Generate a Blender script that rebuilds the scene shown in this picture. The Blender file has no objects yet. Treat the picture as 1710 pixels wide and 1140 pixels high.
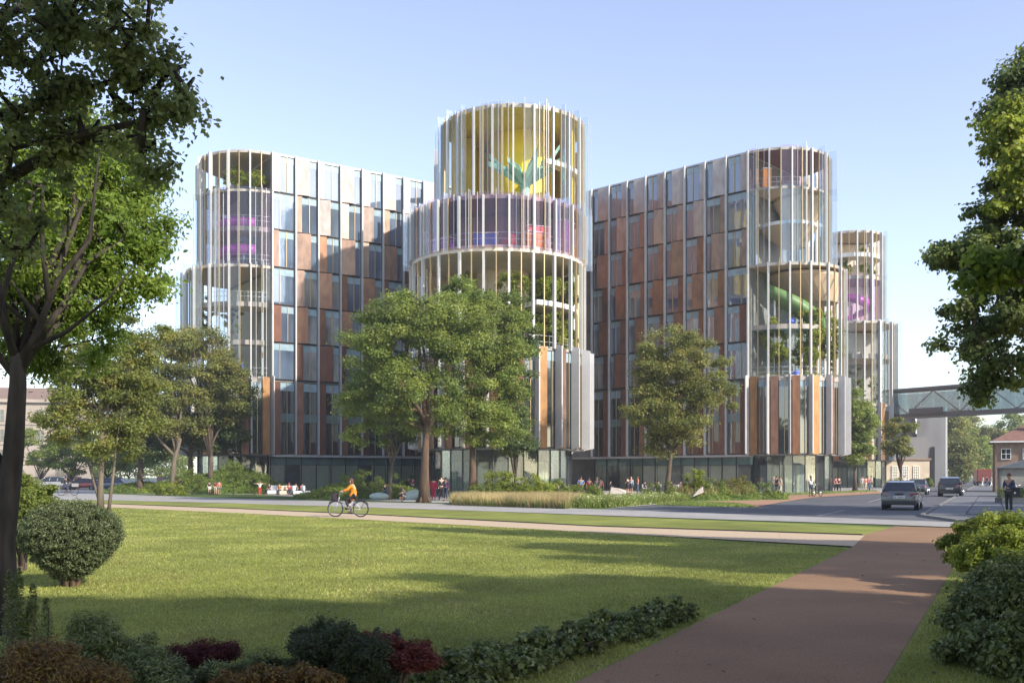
import bpy, bmesh, math, random
import numpy as np
from mathutils import Vector, Matrix

SC = bpy.context.scene
COL = SC.collection
R = math.radians
rng = np.random.default_rng(7)
random.seed(7)

# ------------------------------------------------------------------ camera, sky, sun
F = 1662.5            # focal length in photo pixels (photo 1710 wide)
CH = 1.75
cam = bpy.data.cameras.new('camera'); cam.lens = 35.0; cam.sensor_width = 36.0
cam.shift_y = 0.131; cam.clip_start = 0.1; cam.clip_end = 6000
co = bpy.data.objects.new('camera', cam); COL.objects.link(co)
co.location = (0, 0, CH); co.rotation_euler = (R(90), 0, 0)
SC.camera = co

SUN_EL, SUN_AZ = R(31), R(128)         # azimuth clockwise from +Y
world = bpy.data.worlds.new('World'); SC.world = world; world.use_nodes = True
wn = world.node_tree; wn.nodes.clear()
sky = wn.nodes.new('ShaderNodeTexSky'); sky.sky_type = 'NISHITA'; sky.sun_disc = False
sky.sun_elevation = SUN_EL; sky.sun_rotation = SUN_AZ
sky.altitude = 0; sky.air_density = 1.0; sky.dust_density = 0.7; sky.ozone_density = 1.5
bg = wn.nodes.new('ShaderNodeBackground'); bg.inputs['Strength'].default_value = 0.15
wo = wn.nodes.new('ShaderNodeOutputWorld')
hs0 = wn.nodes.new('ShaderNodeHueSaturation'); hs0.inputs['Saturation'].default_value = 0.83; hs0.inputs['Value'].default_value = 1.06; hs0.inputs['Hue'].default_value = 0.516
wn.links.new(sky.outputs[0], hs0.inputs['Color']); wn.links.new(hs0.outputs[0], bg.inputs['Color']); wn.links.new(bg.outputs[0], wo.inputs['Surface'])
sl = bpy.data.lights.new('sun', 'SUN'); sl.energy = 3.8; sl.angle = R(0.9); sl.color = (1.0, 0.91, 0.78)
so = bpy.data.objects.new('sun', sl); COL.objects.link(so)
sd = Vector((math.sin(SUN_AZ)*math.cos(SUN_EL), math.cos(SUN_AZ)*math.cos(SUN_EL), math.sin(SUN_EL)))
so.rotation_euler = sd.to_track_quat('Z', 'Y').to_euler(); so.location = sd*100
vs = SC.view_settings; vs.view_transform = 'Standard'; vs.look = 'None'; vs.exposure = 0.95; vs.gamma = 1
vs.use_curve_mapping = False
SC.render.engine = 'CYCLES'
SC.cycles.transparent_max_bounces = 24
SC.cycles.max_bounces = 7; SC.cycles.diffuse_bounces = 4; SC.cycles.glossy_bounces = 3; SC.cycles.transmission_bounces = 3
SC.cycles.use_denoising = True
SC.cycles.caustics_reflective = False; SC.cycles.caustics_refractive = False

# ------------------------------------------------------------------ helpers
def G(x, y):            # photo pixel of a point on the ground -> plan position
    D = F*CH/(y-794.0)
    return ((x-855.0)/F*D, D)
def A(x, D):            # photo column and distance -> plan position
    return ((x-855.0)/F*D, D)
def ZZ(y, D):           # photo row and distance -> height
    return CH + (794.0-y)*D/F

MATS = {}
def nd(nt, t, **kw):
    n = nt.nodes.new(t)
    for k, v in kw.items(): setattr(n, k, v)
    return n
def pbr(name, col, rough=0.7, metal=0.0, var=0.0, scale=1.0, bump=0.0, bscale=None, col2=None, spec=0.5, alpha=None, coat=0.0, detail=4, stretch=None, s2=0, a2=0.2):
    if name in MATS: return MATS[name]
    m = bpy.data.materials.new(name); m.use_nodes = True
    nt = m.node_tree; b = nt.nodes['Principled BSDF']
    b.inputs['Base Color'].default_value = (*col, 1); b.inputs['Roughness'].default_value = rough
    b.inputs['Metallic'].default_value = metal; b.inputs['Specular IOR Level'].default_value = spec
    if coat: b.inputs['Coat Weight'].default_value = coat; b.inputs['Coat Roughness'].default_value = 0.05
    if var or col2 or bump:
        g = nd(nt, 'ShaderNodeNewGeometry')
        src = g.outputs['Position']
        if stretch:
            mp = nd(nt, 'ShaderNodeMapping'); mp.inputs['Scale'].default_value = stretch
            nt.links.new(src, mp.inputs['Vector']); src = mp.outputs[0]
        n1 = nd(nt, 'ShaderNodeTexNoise'); n1.inputs['Scale'].default_value = scale; n1.inputs['Detail'].default_value = detail
        nt.links.new(src, n1.inputs['Vector'])
        c2 = col2 if col2 else tuple(c*(1-var) for c in col)
        c1 = col if col2 else tuple(min(1, c*(1+var)) for c in col)
        rp = nd(nt, 'ShaderNodeValToRGB'); rp.color_ramp.elements[0].position = 0.32; rp.color_ramp.elements[1].position = 0.68
        rp.color_ramp.elements[0].color = (*c2, 1); rp.color_ramp.elements[1].color = (*c1, 1)
        nt.links.new(n1.outputs['Fac'], rp.inputs['Fac']); out = rp.outputs[0]
        if s2:
            n3 = nd(nt, 'ShaderNodeTexNoise'); n3.inputs['Scale'].default_value = s2; n3.inputs['Detail'].default_value = 5; n3.inputs['Roughness'].default_value = 0.6
            mr = nd(nt, 'ShaderNodeMapRange'); mr.inputs['From Min'].default_value = 0.3; mr.inputs['From Max'].default_value = 0.7; mr.inputs['To Min'].default_value = 1-a2; mr.inputs['To Max'].default_value = 1+a2
            hs = nd(nt, 'ShaderNodeHueSaturation'); nt.links.new(src, n3.inputs['Vector']); nt.links.new(n3.outputs['Fac'], mr.inputs['Value']); nt.links.new(mr.outputs[0], hs.inputs['Value']); nt.links.new(out, hs.inputs['Color']); out = hs.outputs[0]
        nt.links.new(out, b.inputs['Base Color'])
        if bump:
            n2 = nd(nt, 'ShaderNodeTexNoise'); n2.inputs['Scale'].default_value = bscale or scale*6; n2.inputs['Detail'].default_value = 3
            nt.links.new(src, n2.inputs['Vector'])
            bp = nd(nt, 'ShaderNodeBump'); bp.inputs['Strength'].default_value = min(1, bump*4); bp.inputs['Distance'].default_value = bump
            nt.links.new(n2.outputs['Fac'], bp.inputs['Height']); nt.links.new(bp.outputs[0], b.inputs['Normal'])
    MATS[name] = m; return m

def leafmat(name, c1, c2, c3=None, trans=0.42, rough=0.5, gain=1.0):
    c1, c2 = [tuple(v*gain for v in c) for c in (c1, c2)]; c3 = tuple(v*gain for v in c3) if c3 else None
    if name in MATS: return MATS[name]
    m = bpy.data.materials.new(name); m.use_nodes = True; nt = m.node_tree; nt.nodes.clear()
    o = nd(nt, 'ShaderNodeOutputMaterial'); at = nd(nt, 'ShaderNodeAttribute', attribute_name='rnd')
    rp = nd(nt, 'ShaderNodeValToRGB'); e = rp.color_ramp.elements
    e[0].color = (*c1, 1); e[1].color = (*c2, 1); e[1].position = 0.75 if c3 else 1
    if c3: x = e.new(1.0); x.color = (*c3, 1)
    nt.links.new(at.outputs['Fac'], rp.inputs['Fac'])
    g = nd(nt, 'ShaderNodeNewGeometry'); nz = nd(nt, 'ShaderNodeTexNoise'); nz.inputs['Scale'].default_value = 0.55; nz.inputs['Detail'].default_value = 2
    nt.links.new(g.outputs['Position'], nz.inputs['Vector'])
    hs = nd(nt, 'ShaderNodeHueSaturation'); mr = nd(nt, 'ShaderNodeMapRange')
    mr.inputs['From Min'].default_value = 0.3; mr.inputs['From Max'].default_value = 0.7; mr.inputs['To Min'].default_value = 0.75; mr.inputs['To Max'].default_value = 1.3
    nt.links.new(nz.outputs['Fac'], mr.inputs['Value']); nt.links.new(mr.outputs[0], hs.inputs['Value'])
    nt.links.new(rp.outputs[0], hs.inputs['Color'])
    b = nd(nt, 'ShaderNodeBsdfPrincipled'); b.inputs['Roughness'].default_value = rough; b.inputs['Specular IOR Level'].default_value = 0.35
    t = nd(nt, 'ShaderNodeBsdfTranslucent'); mx = nd(nt, 'ShaderNodeMixShader'); mx.inputs[0].default_value = trans
    h2 = nd(nt, 'ShaderNodeHueSaturation'); h2.inputs['Value'].default_value = 1.9; h2.inputs['Hue'].default_value = 0.485
    nt.links.new(hs.outputs[0], b.inputs['Base Color']); nt.links.new(hs.outputs[0], h2.inputs['Color']); nt.links.new(h2.outputs[0], t.inputs['Color'])
    nt.links.new(b.outputs[0], mx.inputs[1]); nt.links.new(t.outputs[0], mx.inputs[2]); nt.links.new(mx.outputs[0], o.inputs['Surface'])
    MATS[name] = m; return m

def glassmat(name, tint, refl=0.08, haze=0.04, hazecol=(0.75, 0.8, 0.85), rough=0.02):
    m = bpy.data.materials.new(name); m.use_nodes = True; nt = m.node_tree; nt.nodes.clear()
    o = nd(nt, 'ShaderNodeOutputMaterial')
    t = nd(nt, 'ShaderNodeBsdfTransparent'); t.inputs[0].default_value = (*tint, 1)
    d = nd(nt, 'ShaderNodeBsdfDiffuse'); d.inputs[0].default_value = (*hazecol, 1)
    g = nd(nt, 'ShaderNodeBsdfGlossy'); g.inputs['Roughness'].default_value = rough; g.inputs['Color'].default_value = (0.95, 0.97, 1, 1)
    m1 = nd(nt, 'ShaderNodeMixShader'); m1.inputs[0].default_value = haze
    m2 = nd(nt, 'ShaderNodeMixShader'); hf = nd(nt, 'ShaderNodeMath', operation='MULTIPLY'); hf.inputs[1].default_value = 0.5; lw = nd(nt, 'ShaderNodeFresnel'); lw.inputs['IOR'].default_value = 1.45
    ma = nd(nt, 'ShaderNodeMath', operation='ADD', use_clamp=True); ma.inputs[1].default_value = refl
    nt.links.new(lw.outputs[0], hf.inputs[0]); nt.links.new(hf.outputs[0], ma.inputs[0]); nt.links.new(ma.outputs[0], m2.inputs[0])
    nt.links.new(t.outputs[0], m1.inputs[1]); nt.links.new(d.outputs[0], m1.inputs[2])
    nt.links.new(m1.outputs[0], m2.inputs[1]); nt.links.new(g.outputs[0], m2.inputs[2]); nt.links.new(m2.outputs[0], o.inputs['Surface'])
    MATS[name] = m; return m

def wpos(o):
    v = Vector((0, 0, 0))
    while o is not None:
        v = v + Vector(o.location); o = o.parent
    return v
def link(o, parent=None):
    COL.objects.link(o)
    if parent is not None: o.parent = parent
    return o
def tag(o, label=None, cat=None, group=None, kind=None):
    if label: o['label'] = label
    if cat: o['category'] = cat
    if group: o['group'] = group
    if kind: o['kind'] = kind
    return o
def thing(name, label, cat, loc=(0, 0, 0), rz=0.0, group=None, scale=1.0):
    o = bpy.data.objects.new(name, None); COL.objects.link(o)
    o.location = loc; o.rotation_euler = (0, 0, rz); o.scale = (scale,)*3; o.empty_display_size = 0.3
    return tag(o, label, cat, group)

class MB:
    def __init__(s): s.v = []; s.f = []; s.m = []
    def add(s, vs_, fs, mi=0):
        b = len(s.v); s.v += [tuple(v) for v in vs_]; s.f += [tuple(b+i for i in f) for f in fs]; s.m += [mi]*len(fs)
        return s
    def box(s, x0, x1, y0, y1, z0, z1, mi=0):
        return s.add([(x0,y0,z0),(x1,y0,z0),(x1,y1,z0),(x0,y1,z0),(x0,y0,z1),(x1,y0,z1),(x1,y1,z1),(x0,y1,z1)],
                     [(0,3,2,1),(4,5,6,7),(0,1,5,4),(1,2,6,5),(2,3,7,6),(3,0,4,7)], mi)
    def rbox(s, c, sx, sy, z0, z1, ang, mi=0):     # rotated box: centre, length along ang, width
        ca, sa = math.cos(ang), math.sin(ang); P = []
        for z in (z0, z1):
            for a, b in ((-1,-1),(1,-1),(1,1),(-1,1)):
                P.append((c[0]+a*sx/2*ca-b*sy/2*sa, c[1]+a*sx/2*sa+b*sy/2*ca, z))
        return s.add(P, [(0,3,2,1),(4,5,6,7),(0,1,5,4),(1,2,6,5),(2,3,7,6),(3,0,4,7)], mi)
    def prism(s, poly, z0, z1, mi=0, mtop=None, mbot=None):
        n = len(poly)
        s.add([(x,y,z0) for x,y in poly]+[(x,y,z1) for x,y in poly], [(i,(i+1)%n,n+(i+1)%n,n+i) for i in range(n)], mi)
        b = len(s.v)-2*n
        s.f.append(tuple(b+i for i in reversed(range(n)))); s.m.append(mi if mbot is None else mbot)
        s.f.append(tuple(b+n+i for i in range(n))); s.m.append(mi if mtop is None else mtop)
        return s
    def tube(s, pts, rad, seg=6, mi=0, cap=True):
        pts = [Vector(p) for p in pts]; n = len(pts)
        if not hasattr(rad, '__len__'): rad = [rad]*n
        b = len(s.v); up = None
        for i, p in enumerate(pts):
            d = (pts[min(i+1,n-1)]-pts[max(i-1,0)]).normalized()
            if up is None: up = d.orthogonal().normalized()
            up = (up-d*up.dot(d)); up = up.normalized() if up.length > 1e-5 else d.orthogonal().normalized()
            w = d.cross(up)
            for k in range(seg):
                a = 2*math.pi*k/seg; q = p+(up*math.cos(a)+w*math.sin(a))*rad[i]; s.v.append((q.x,q.y,q.z))
        for i in range(n-1):
            for k in range(seg):
                s.f.append((b+i*seg+k, b+i*seg+(k+1)%seg, b+(i+1)*seg+(k+1)%seg, b+(i+1)*seg+k)); s.m.append(mi)
        if cap:
            s.f.append(tuple(b+k for k in reversed(range(seg)))); s.m.append(mi)
            s.f.append(tuple(b+(n-1)*seg+k for k in range(seg))); s.m.append(mi)
        return s
    def ball(s, c, r, nu=10, nv=6, mi=0):
        if not hasattr(r, '__len__'): r = (r,r,r)
        P = [(c[0],c[1],c[2]-r[2])]; 
        for j in range(1, nv):
            t = -math.pi/2+math.pi*j/nv
            for i in range(nu):
                a = 2*math.pi*i/nu; P.append((c[0]+r[0]*math.cos(t)*math.cos(a), c[1]+r[1]*math.cos(t)*math.sin(a), c[2]+r[2]*math.sin(t)))
        P.append((c[0],c[1],c[2]+r[2])); f = []
        for i in range(nu): f.append((0, 1+(i+1)%nu, 1+i))
        for j in range(nv-2):
            for i in range(nu):
                a = 1+j*nu; f.append((a+i, a+(i+1)%nu, a+nu+(i+1)%nu, a+nu+i))
        l = len(P)-1; a = 1+(nv-2)*nu
        for i in range(nu): f.append((a+i, a+(i+1)%nu, l))
        return s.add(P, f, mi)
    def torus(s, c, R0, r, axis='x', seg=28, rs=6, mi=0):
        P = []; f = []
        for i in range(seg):
            a = 2*math.pi*i/seg
            for j in range(rs):
                b = 2*math.pi*j/rs; u = (R0+r*math.cos(b)); h = r*math.sin(b)
                if axis == 'x': P.append((c[0]+h, c[1]+u*math.cos(a), c[2]+u*math.sin(a)))
                elif axis == 'z': P.append((c[0]+u*math.cos(a), c[1]+u*math.sin(a), c[2]+h))
                else: P.append((c[0]+u*math.cos(a), c[1]+h, c[2]+u*math.sin(a)))
        for i in range(seg):
            for j in range(rs): f.append((i*rs+j, i*rs+(j+1)%rs, ((i+1)%seg)*rs+(j+1)%rs, ((i+1)%seg)*rs+j))
        return s.add(P, f, mi)
    def mesh(s, name, mats, smooth=False):
        me = bpy.data.meshes.new(name); me.from_pydata(s.v, [], s.f)
        for m in (mats if isinstance(mats, (list, tuple)) else [mats]): me.materials.append(m)
        if len(set(s.m)) > 1: me.polygons.foreach_set('material_index', s.m)
        bm = bmesh.new(); bm.from_mesh(me); bmesh.ops.recalc_face_normals(bm, faces=bm.faces); bm.to_mesh(me); bm.free()
        if smooth: me.polygons.foreach_set('use_smooth', [True]*len(me.polygons))
        me.update(); return me
    def build(s, name, mats, parent=None, smooth=False, world=False, bevel=0.0, loc=None):
        me = s.mesh(name, mats, smooth); o = bpy.data.objects.new(name, me); link(o, parent)
        if world and parent is not None: me.transform(Matrix.Translation(-wpos(parent)))
        if loc: o.location = loc
        if bevel:
            b = o.modifiers.new('bevel', 'BEVEL'); b.width = bevel; b.segments = 2; b.limit_method = 'ANGLE'
        return o
def inst(name, me, parent, loc=(0,0,0), rz=0.0, rot=None, scale=None):
    o = bpy.data.objects.new(name, me); link(o, parent); o.location = loc
    o.rotation_euler = rot if rot else (0, 0, rz)
    if scale: o.scale = scale
    return o

def sheet(name, pts, z, m, sub=0):     # flat ground polygon
    mb = MB(); mb.add([(x,y,z) for x,y in pts], [tuple(range(len(pts)))])
    me = bpy.data.meshes.new(name); me.from_pydata(mb.v, [], mb.f); me.materials.append(m)
    if me.polygons[0].normal.z < 0: me.flip_normals()
    o = bpy.data.objects.new(name, me); COL.objects.link(o); o['kind'] = 'structure'; return o
def slabpoly(name, pts, z0, z1, m, parent=None):
    o = MB().prism(pts, z0, z1).build(name, m, parent)
    return o

# fast scattering of leaves: each leaf is one folded quad
def leaf_mesh(name, pos, size, mat, up=0.3, aspect=0.6, droop=0.0, rnd=None, outward=None, jit=0.35):
    n = len(pos)
    nrm = rng.normal(size=(n,3)); nrm[:,2] = np.abs(nrm[:,2])+up
    if outward is not None: nrm += outward*1.1
    nrm /= np.linalg.norm(nrm, axis=1)[:,None]
    d = rng.normal(size=(n,3)); d[:,2] -= droop
    d -= nrm*np.sum(d*nrm, axis=1)[:,None]; d /= (np.linalg.norm(d, axis=1)[:,None]+1e-9)
    w = np.cross(nrm, d)
    s = size*(1+jit*rng.uniform(-1,1,size=(n,1)))
    v = np.empty((n,4,3))
    v[:,0] = pos-d*s*0.5; v[:,2] = pos+d*s*0.5-nrm*s*0.12
    v[:,1] = pos+w*s*0.5*aspect+nrm*s*0.08; v[:,3] = pos-w*s*0.5*aspect+nrm*s*0.08
    me = bpy.data.meshes.new(name); me.vertices.add(n*4); me.loops.add(n*4); me.polygons.add(n)
    me.vertices.foreach_set('co', v.reshape(-1).astype(np.float32))
    me.loops.foreach_set('vertex_index', np.arange(n*4, dtype=np.int32))
    me.polygons.foreach_set('loop_start', np.arange(0, n*4, 4, dtype=np.int32))
    me.polygons.foreach_set('loop_total', np.full(n, 4, dtype=np.int32))
    me.materials.append(mat)
    at = me.attributes.new('rnd', 'FLOAT', 'FACE')
    at.data.foreach_set('value', (rng.uniform(0,1,n) if rnd is None else rnd).astype(np.float32))
    me.update(calc_edges=True); return me
def blade_mesh(name, base, h, w, lean, mat, rnd=None, up=None):   # thin triangles growing from base
    n = len(base); a = rng.uniform(0, 2*np.pi, n); l = rng.normal(size=(n,2))*lean
    h = h*(0.6+0.8*rng.uniform(0,1,n)) if not hasattr(h, 'shape') else h
    v = np.empty((n,3,3))
    dx = np.cos(a)*w/2; dy = np.sin(a)*w/2
    v[:,0] = base; v[:,0,0] -= dx; v[:,0,1] -= dy
    v[:,1] = base; v[:,1,0] += dx; v[:,1,1] += dy
    v[:,2] = base; v[:,2,0] += l[:,0]*h; v[:,2,1] += l[:,1]*h; v[:,2,2] += h
    me = bpy.data.meshes.new(name); me.vertices.add(n*3); me.loops.add(n*3); me.polygons.add(n)
    me.vertices.foreach_set('co', v.reshape(-1).astype(np.float32))
    me.loops.foreach_set('vertex_index', np.arange(n*3, dtype=np.int32))
    me.polygons.foreach_set('loop_start', np.arange(0, n*3, 3, dtype=np.int32))
    me.polygons.foreach_set('loop_total', np.full(n, 3, dtype=np.int32))
    me.materials.append(mat)
    at = me.attributes.new('rnd', 'FLOAT', 'FACE')
    at.data.foreach_set('value', (rng.uniform(0,1,n) if rnd is None else rnd).astype(np.float32))
    me.update(calc_edges=True); return me
def put(name, me, parent, loc=(0,0,0)):
    o = bpy.data.objects.new(name, me); link(o, parent); o.location = loc; return o

def clump_points(C, Rad, N, flat=0.7, shell=0.55):      # leaves round clump centres
    k = len(C); tot = k*N
    u = rng.normal(size=(tot,3)); u /= np.linalg.norm(u, axis=1)[:,None]
    r = (shell+(1-shell)*rng.uniform(0,1,tot))*np.repeat(Rad, N)
    m = rng.uniform(0,1,tot) < 0.25; r[m] *= rng.uniform(0.2,1.0,m.sum()); m2 = rng.uniform(0,1,tot) < 0.12; r[m2] *= 1.35
    p = u*r[:,None]; p[:,2] *= flat
    return np.repeat(C, N, axis=0)+p, u
def ell_clumps(ells, n, rc, seed=None):                  # clump centres in a union of ellipsoids
    g = np.random.default_rng(seed)
    vol = np.array([e[3]*e[4]*e[5] for e in ells])**0.75; vol /= vol.sum(); C = []
    for e, q in zip(ells, vol):
        m = max(3, int(n*q)); u = g.normal(size=(m,3)); u /= np.linalg.norm(u, axis=1)[:,None]
        r = g.uniform(0.12,1,m)**0.42
        C.append(np.array(e[:3])+u*r[:,None]*np.array(e[3:6]))
    C = np.vstack(C); Rr = rc*g.uniform(0.6,1.25,len(C)); return C, Rr

def make_tree(name, label, base, th, tr, ells, lmat, bmat, n_clump=90, rc=0.9, per=380, lsize=0.17, lean=(0,0), group=None, cat='tree', flat=0.55,
              fork=0.35, trunk_pts=None, seed=1, droop=0.0, aspect=0.6, limbs=1.0, multi=None, z0=0.0, shell=0.3):
    """base (x,y); th trunk height to where limbs spread; ells in world coordinates"""
    t = thing(name, label, cat, (base[0], base[1], z0), 0, group)
    g = random.Random(seed); C, Rr = ell_clumps(ells, n_clump, rc, seed)
    mb = MB(); bx, by = base
    if trunk_pts is None:
        top = Vector((bx+lean[0], by+lean[1], z0+th))
        trunk_pts = [Vector((bx,by,z0-0.15)), Vector((bx+lean[0]*.15, by, z0+th*.25)), Vector((bx+lean[0]*.35+g.uniform(-.1,.1), by+lean[1]*.4, z0+th*.55)), top]
    else: trunk_pts = [Vector(p) for p in trunk_pts]
    n = len(trunk_pts)
    mb.tube(trunk_pts, [tr*(1.35 if i == 0 else 1.05-0.55*i/(n-1)) for i in range(n)], 10)
    for i in range(5):
        a = i*1.256+g.random(); mb.tube([Vector((bx+math.cos(a)*tr*1.7, by+math.sin(a)*tr*1.7, z0-0.12)), Vector((bx+math.cos(a)*tr*.75, by+math.sin(a)*tr*.75, z0+tr*1.2))], [tr*.25, tr*.3], 5)
    extra = []
    if multi:
        for pts, r0 in multi: mb.tube(pts, [r0*(1-0.9*i/(len(pts)-1)) for i in range(len(pts))], 7); extra += [Vector(p) for p in pts[1:]]
    idx = list(range(len(C))); g.shuffle(idx); nmain = max(6, int(8*limbs), len(C)//22); cz = C[:,2].max()
    top = trunk_pts[-1]; mains = []
    # main limbs rise from the upper trunk
    for i in idx[:nmain]:
        c = Vector(C[i]); s = trunk_pts[-2].lerp(top, g.uniform(0.1,1.0))
        mid = s.lerp(c, 0.5)+Vector((g.uniform(-.3,.3), g.uniform(-.3,.3), abs(c.z-s.z)*0.15))
        q1 = s.lerp(mid, 0.5)+Vector((g.uniform(-.15,.15),)*3)
        P = [s, q1, mid, mid.lerp(c, .55)+Vector((g.uniform(-.25,.25), g.uniform(-.25,.25), g.uniform(-.1,.3))), c]
        qf = min(1.0, (9/nmain)**.6); mb.tube(P, [tr*.5*qf, tr*.4*qf, tr*.27*qf, tr*.16*qf, tr*.06*qf], 6); mains += P[1:4]
    mains += extra*2; n0 = len(mains)
    for i in sorted(idx[nmain:], key=lambda i: (Vector(C[i])-top).length):
        c = Vector(C[i]); cand = sorted(mains, key=lambda q: (q-c).length+max(0, q.z-c.z)*0.8)[:3]; s = g.choice(cand)
        mid = s.lerp(c, .5)+Vector((g.uniform(-.2,.2), g.uniform(-.2,.2), g.uniform(0,.25)))
        r1 = min(tr*.2, 0.02+tr*.14)
        if s is not None and mains.index(s) >= n0: r1 *= .45
        mb.tube([s, mid, c], [r1, r1*.6, r1*.2], 4, cap=False); mains.append(mid); mains.append(c.copy())
    mb.build('trunk', bmat, t, smooth=True, world=True)
    P, U = clump_points(C, Rr, per, flat, shell)
    cr = np.repeat(g.random()*0+np.random.default_rng(seed).uniform(0,1,len(C)), per)
    rv = np.clip(0.55*cr+0.45*rng.uniform(0,1,len(P)), 0, 1)
    me = leaf_mesh('crown', P-np.array(wpos(t)), lsize, lmat, outward=U, droop=droop, aspect=aspect, rnd=rv)
    put('crown', me, t)
    return t
# ------------------------------------------------------------------ ground and roads
M_lawn = pbr('lawn_green', (0.222,0.236,0.052), 0.9, col2=(0.145,0.172,0.036), scale=0.7, bump=0.03, bscale=45, spec=0.2, detail=8, s2=0.22, a2=0.28)
M_grass2 = pbr('rough_grass', (0.10,0.15,0.035), 0.9, col2=(0.055,0.09,0.022), scale=0.25, bump=0.03, bscale=12, spec=0.2, detail=8)
M_gravel = pbr('brown_gravel', (0.31,0.195,0.118), 0.95, col2=(0.20,0.122,0.074), scale=60, bump=0.006, bscale=120, spec=0.15, detail=3, s2=0.35, a2=0.16)
M_tan = pbr('tan_gravel', (0.50,0.39,0.27), 0.95, col2=(0.40,0.31,0.21), scale=10, bump=0.008, bscale=120, spec=0.2, detail=7)
M_grey = pbr('pale_asphalt', (0.34,0.325,0.305), 0.9, col2=(0.27,0.26,0.245), scale=2.5, bump=0.006, bscale=90, spec=0.3, detail=8, s2=0.25, a2=0.15)
M_asph = pbr('asphalt', (0.105,0.110,0.12), 0.85, col2=(0.075,0.078,0.085), scale=0.8, bump=0.006, bscale=70, spec=0.4, detail=9, s2=0.12, a2=0.25)
M_paver = pbr('paver', (0.15,0.155,0.165), 0.8, col2=(0.105,0.108,0.115), scale=1.3, bump=0.004, bscale=60, detail=7)
M_kerb = pbr('kerb_stone', (0.17,0.165,0.16), 0.85, var=0.2, scale=4)
M_plaza = pbr('plaza_paving', (0.36,0.35,0.33), 0.85, col2=(0.29,0.28,0.27), scale=1.1, bump=0.004, bscale=40, detail=6)
M_line = pbr('road_paint', (0.24,0.24,0.24), 0.8, var=0.25, scale=6)
M_ochre = pbr('ochre_path', (0.36,0.20,0.115), 0.9, col2=(0.28,0.16,0.10), scale=6, bump=0.006, bscale=70)
M_edge = pbr('dark_edging', (0.05,0.04,0.035), 0.9, var=0.2, scale=5)

sheet('ground', [(-560,-60),(560,-60),(560,900),(-560,900)], -0.02, M_grass2)
def line_ext(a, b, Y):      # extend a->b to distance Y
    t = (Y-a[1])/(b[1]-a[1]); return (a[0]+(b[0]-a[0])*t, Y)
PL0, PL1 = G(960,1140), G(1420,915); PR0, PR1 = G(1475,1140), G(1590,950)
P1low = [G(-300,840), G(190,847), G(400,856.5), G(620,868), G(1000,889), G(1420,915)]
P1up = [G(-300,836), G(190,841.5), G(400,849.5), G(620,859.5), G(1000,879), G(1440,893.5)]
P2low = [G(-300,832), G(190,835), G(380,839.7), G(780,852), G(1100,863.5), G(1460,875), G(1620,881), G(1900,890)]
P2up = [G(-300,820), G(190,824.6), G(380,831.5), G(780,842), G(1000,850), G(1300,860.5), G(1510,868.5), G(1620,872.5), G(1900,880)]
sheet('lawn', [(-45,-25), line_ext(PL0,PL1,-25), PL0, PL1]+P1low[::-1][1:], 0.0, M_lawn)
sheet('lawn', P1up[:-1]+[G(1440,893.5), G(1493,880)]+[p for p in P2low[::-1] if p[0] < 14 and p[0] > -100][2:], 0.0, M_lawn)
sheet('lawn', [line_ext(PR0,PR1,-25), (40,-25), (40,34), G(1900,890), G(1625,884), PR1, PR0], 0.0, M_lawn)
sheet('path', [line_ext(PL0,PL1,-25), PL0, PL1, G(1440,893.5), G(1495,878.5), G(1628,882), PR1, PR0, line_ext(PR0,PR1,-25)], 0.004, M_gravel)
sheet('path', P1low[:-1]+[G(1425,912), G(1444,893.7)]+P1up[::-1][1:], 0.008, M_tan)
sheet('path', P2low+P2up[::-1], 0.008, M_grey)
RA = [G(1000,850.4), G(1093,843), G(1262,847), G(1300,839.5), G(1358,830.5), G(1470,824), G(1500,814), G(1560,804), G(1600,800.6), G(1644,800.6), G(1637,805), G(1625,813), G(1606,824), G(1540,862), G(1600,871.5), G(1510,868.3), G(1300,860.3)]
sheet('road', RA, 0.0, M_asph)
sheet('path', [G(1135,838.5), G(1262,846.5), G(1300,839.3), G(1358,830.3), G(1470,823.6), G(1470,820), G(1300,827.6), G(1200,832)], 0.012, M_ochre)
sheet('path', [G(1002,849.9), G(1093,842.6), G(1190,833.5), G(1215,829), G(1170,829.5), G(1040,846)], 0.010, M_grey)
sheet('plaza', [A(-200,98), A(150,97), A(440,92), A(520,79), A(700,66), A(1010,58), A(1120,64), A(1240,80), A(1330,86), A(1470,98), A(1500,150), A(1545,190), A(1500,420), A(-400,420)], 0.0, M_plaza)
# dark edging along the paths: thin steel strip standing 3 cm proud
def edging(pts, w=0.05, h=0.035, m=None, name='path_edging', z=0.0):
    mb = MB()
    for a, b in zip(pts[:-1], pts[1:]):
        L = math.hypot(b[0]-a[0], b[1]-a[1]); mb.rbox(((a[0]+b[0])/2, (a[1]+b[1])/2), L+0.01, w, z-0.02, z+h, math.atan2(b[1]-a[1], b[0]-a[0]))
    o = mb.build(name, m or M_edge); o['kind'] = 'structure'; return o
edging(P1up, 0.05, 0.045)
# road markings
a0 = G(1370,860); a1 = G(1412,851)
for i, (p, q) in enumerate([(G(1365,861), G(1410,851.5)), (G(1450,838), G(1474,831.5)), (G(1505,820.5), G(1517,816.5)), (G(1535,811), G(1543,808.5))]):
    mb = MB(); mb.rbox(((p[0]+q[0])/2, (p[1]+q[1])/2), math.hypot(q[0]-p[0], q[1]-p[1]), 0.12, 0.001, 0.005, math.atan2(q[1]-p[1], q[0]-p[0]))
    o = mb.build('road_marking', M_line); o['kind'] = 'structure'
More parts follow.
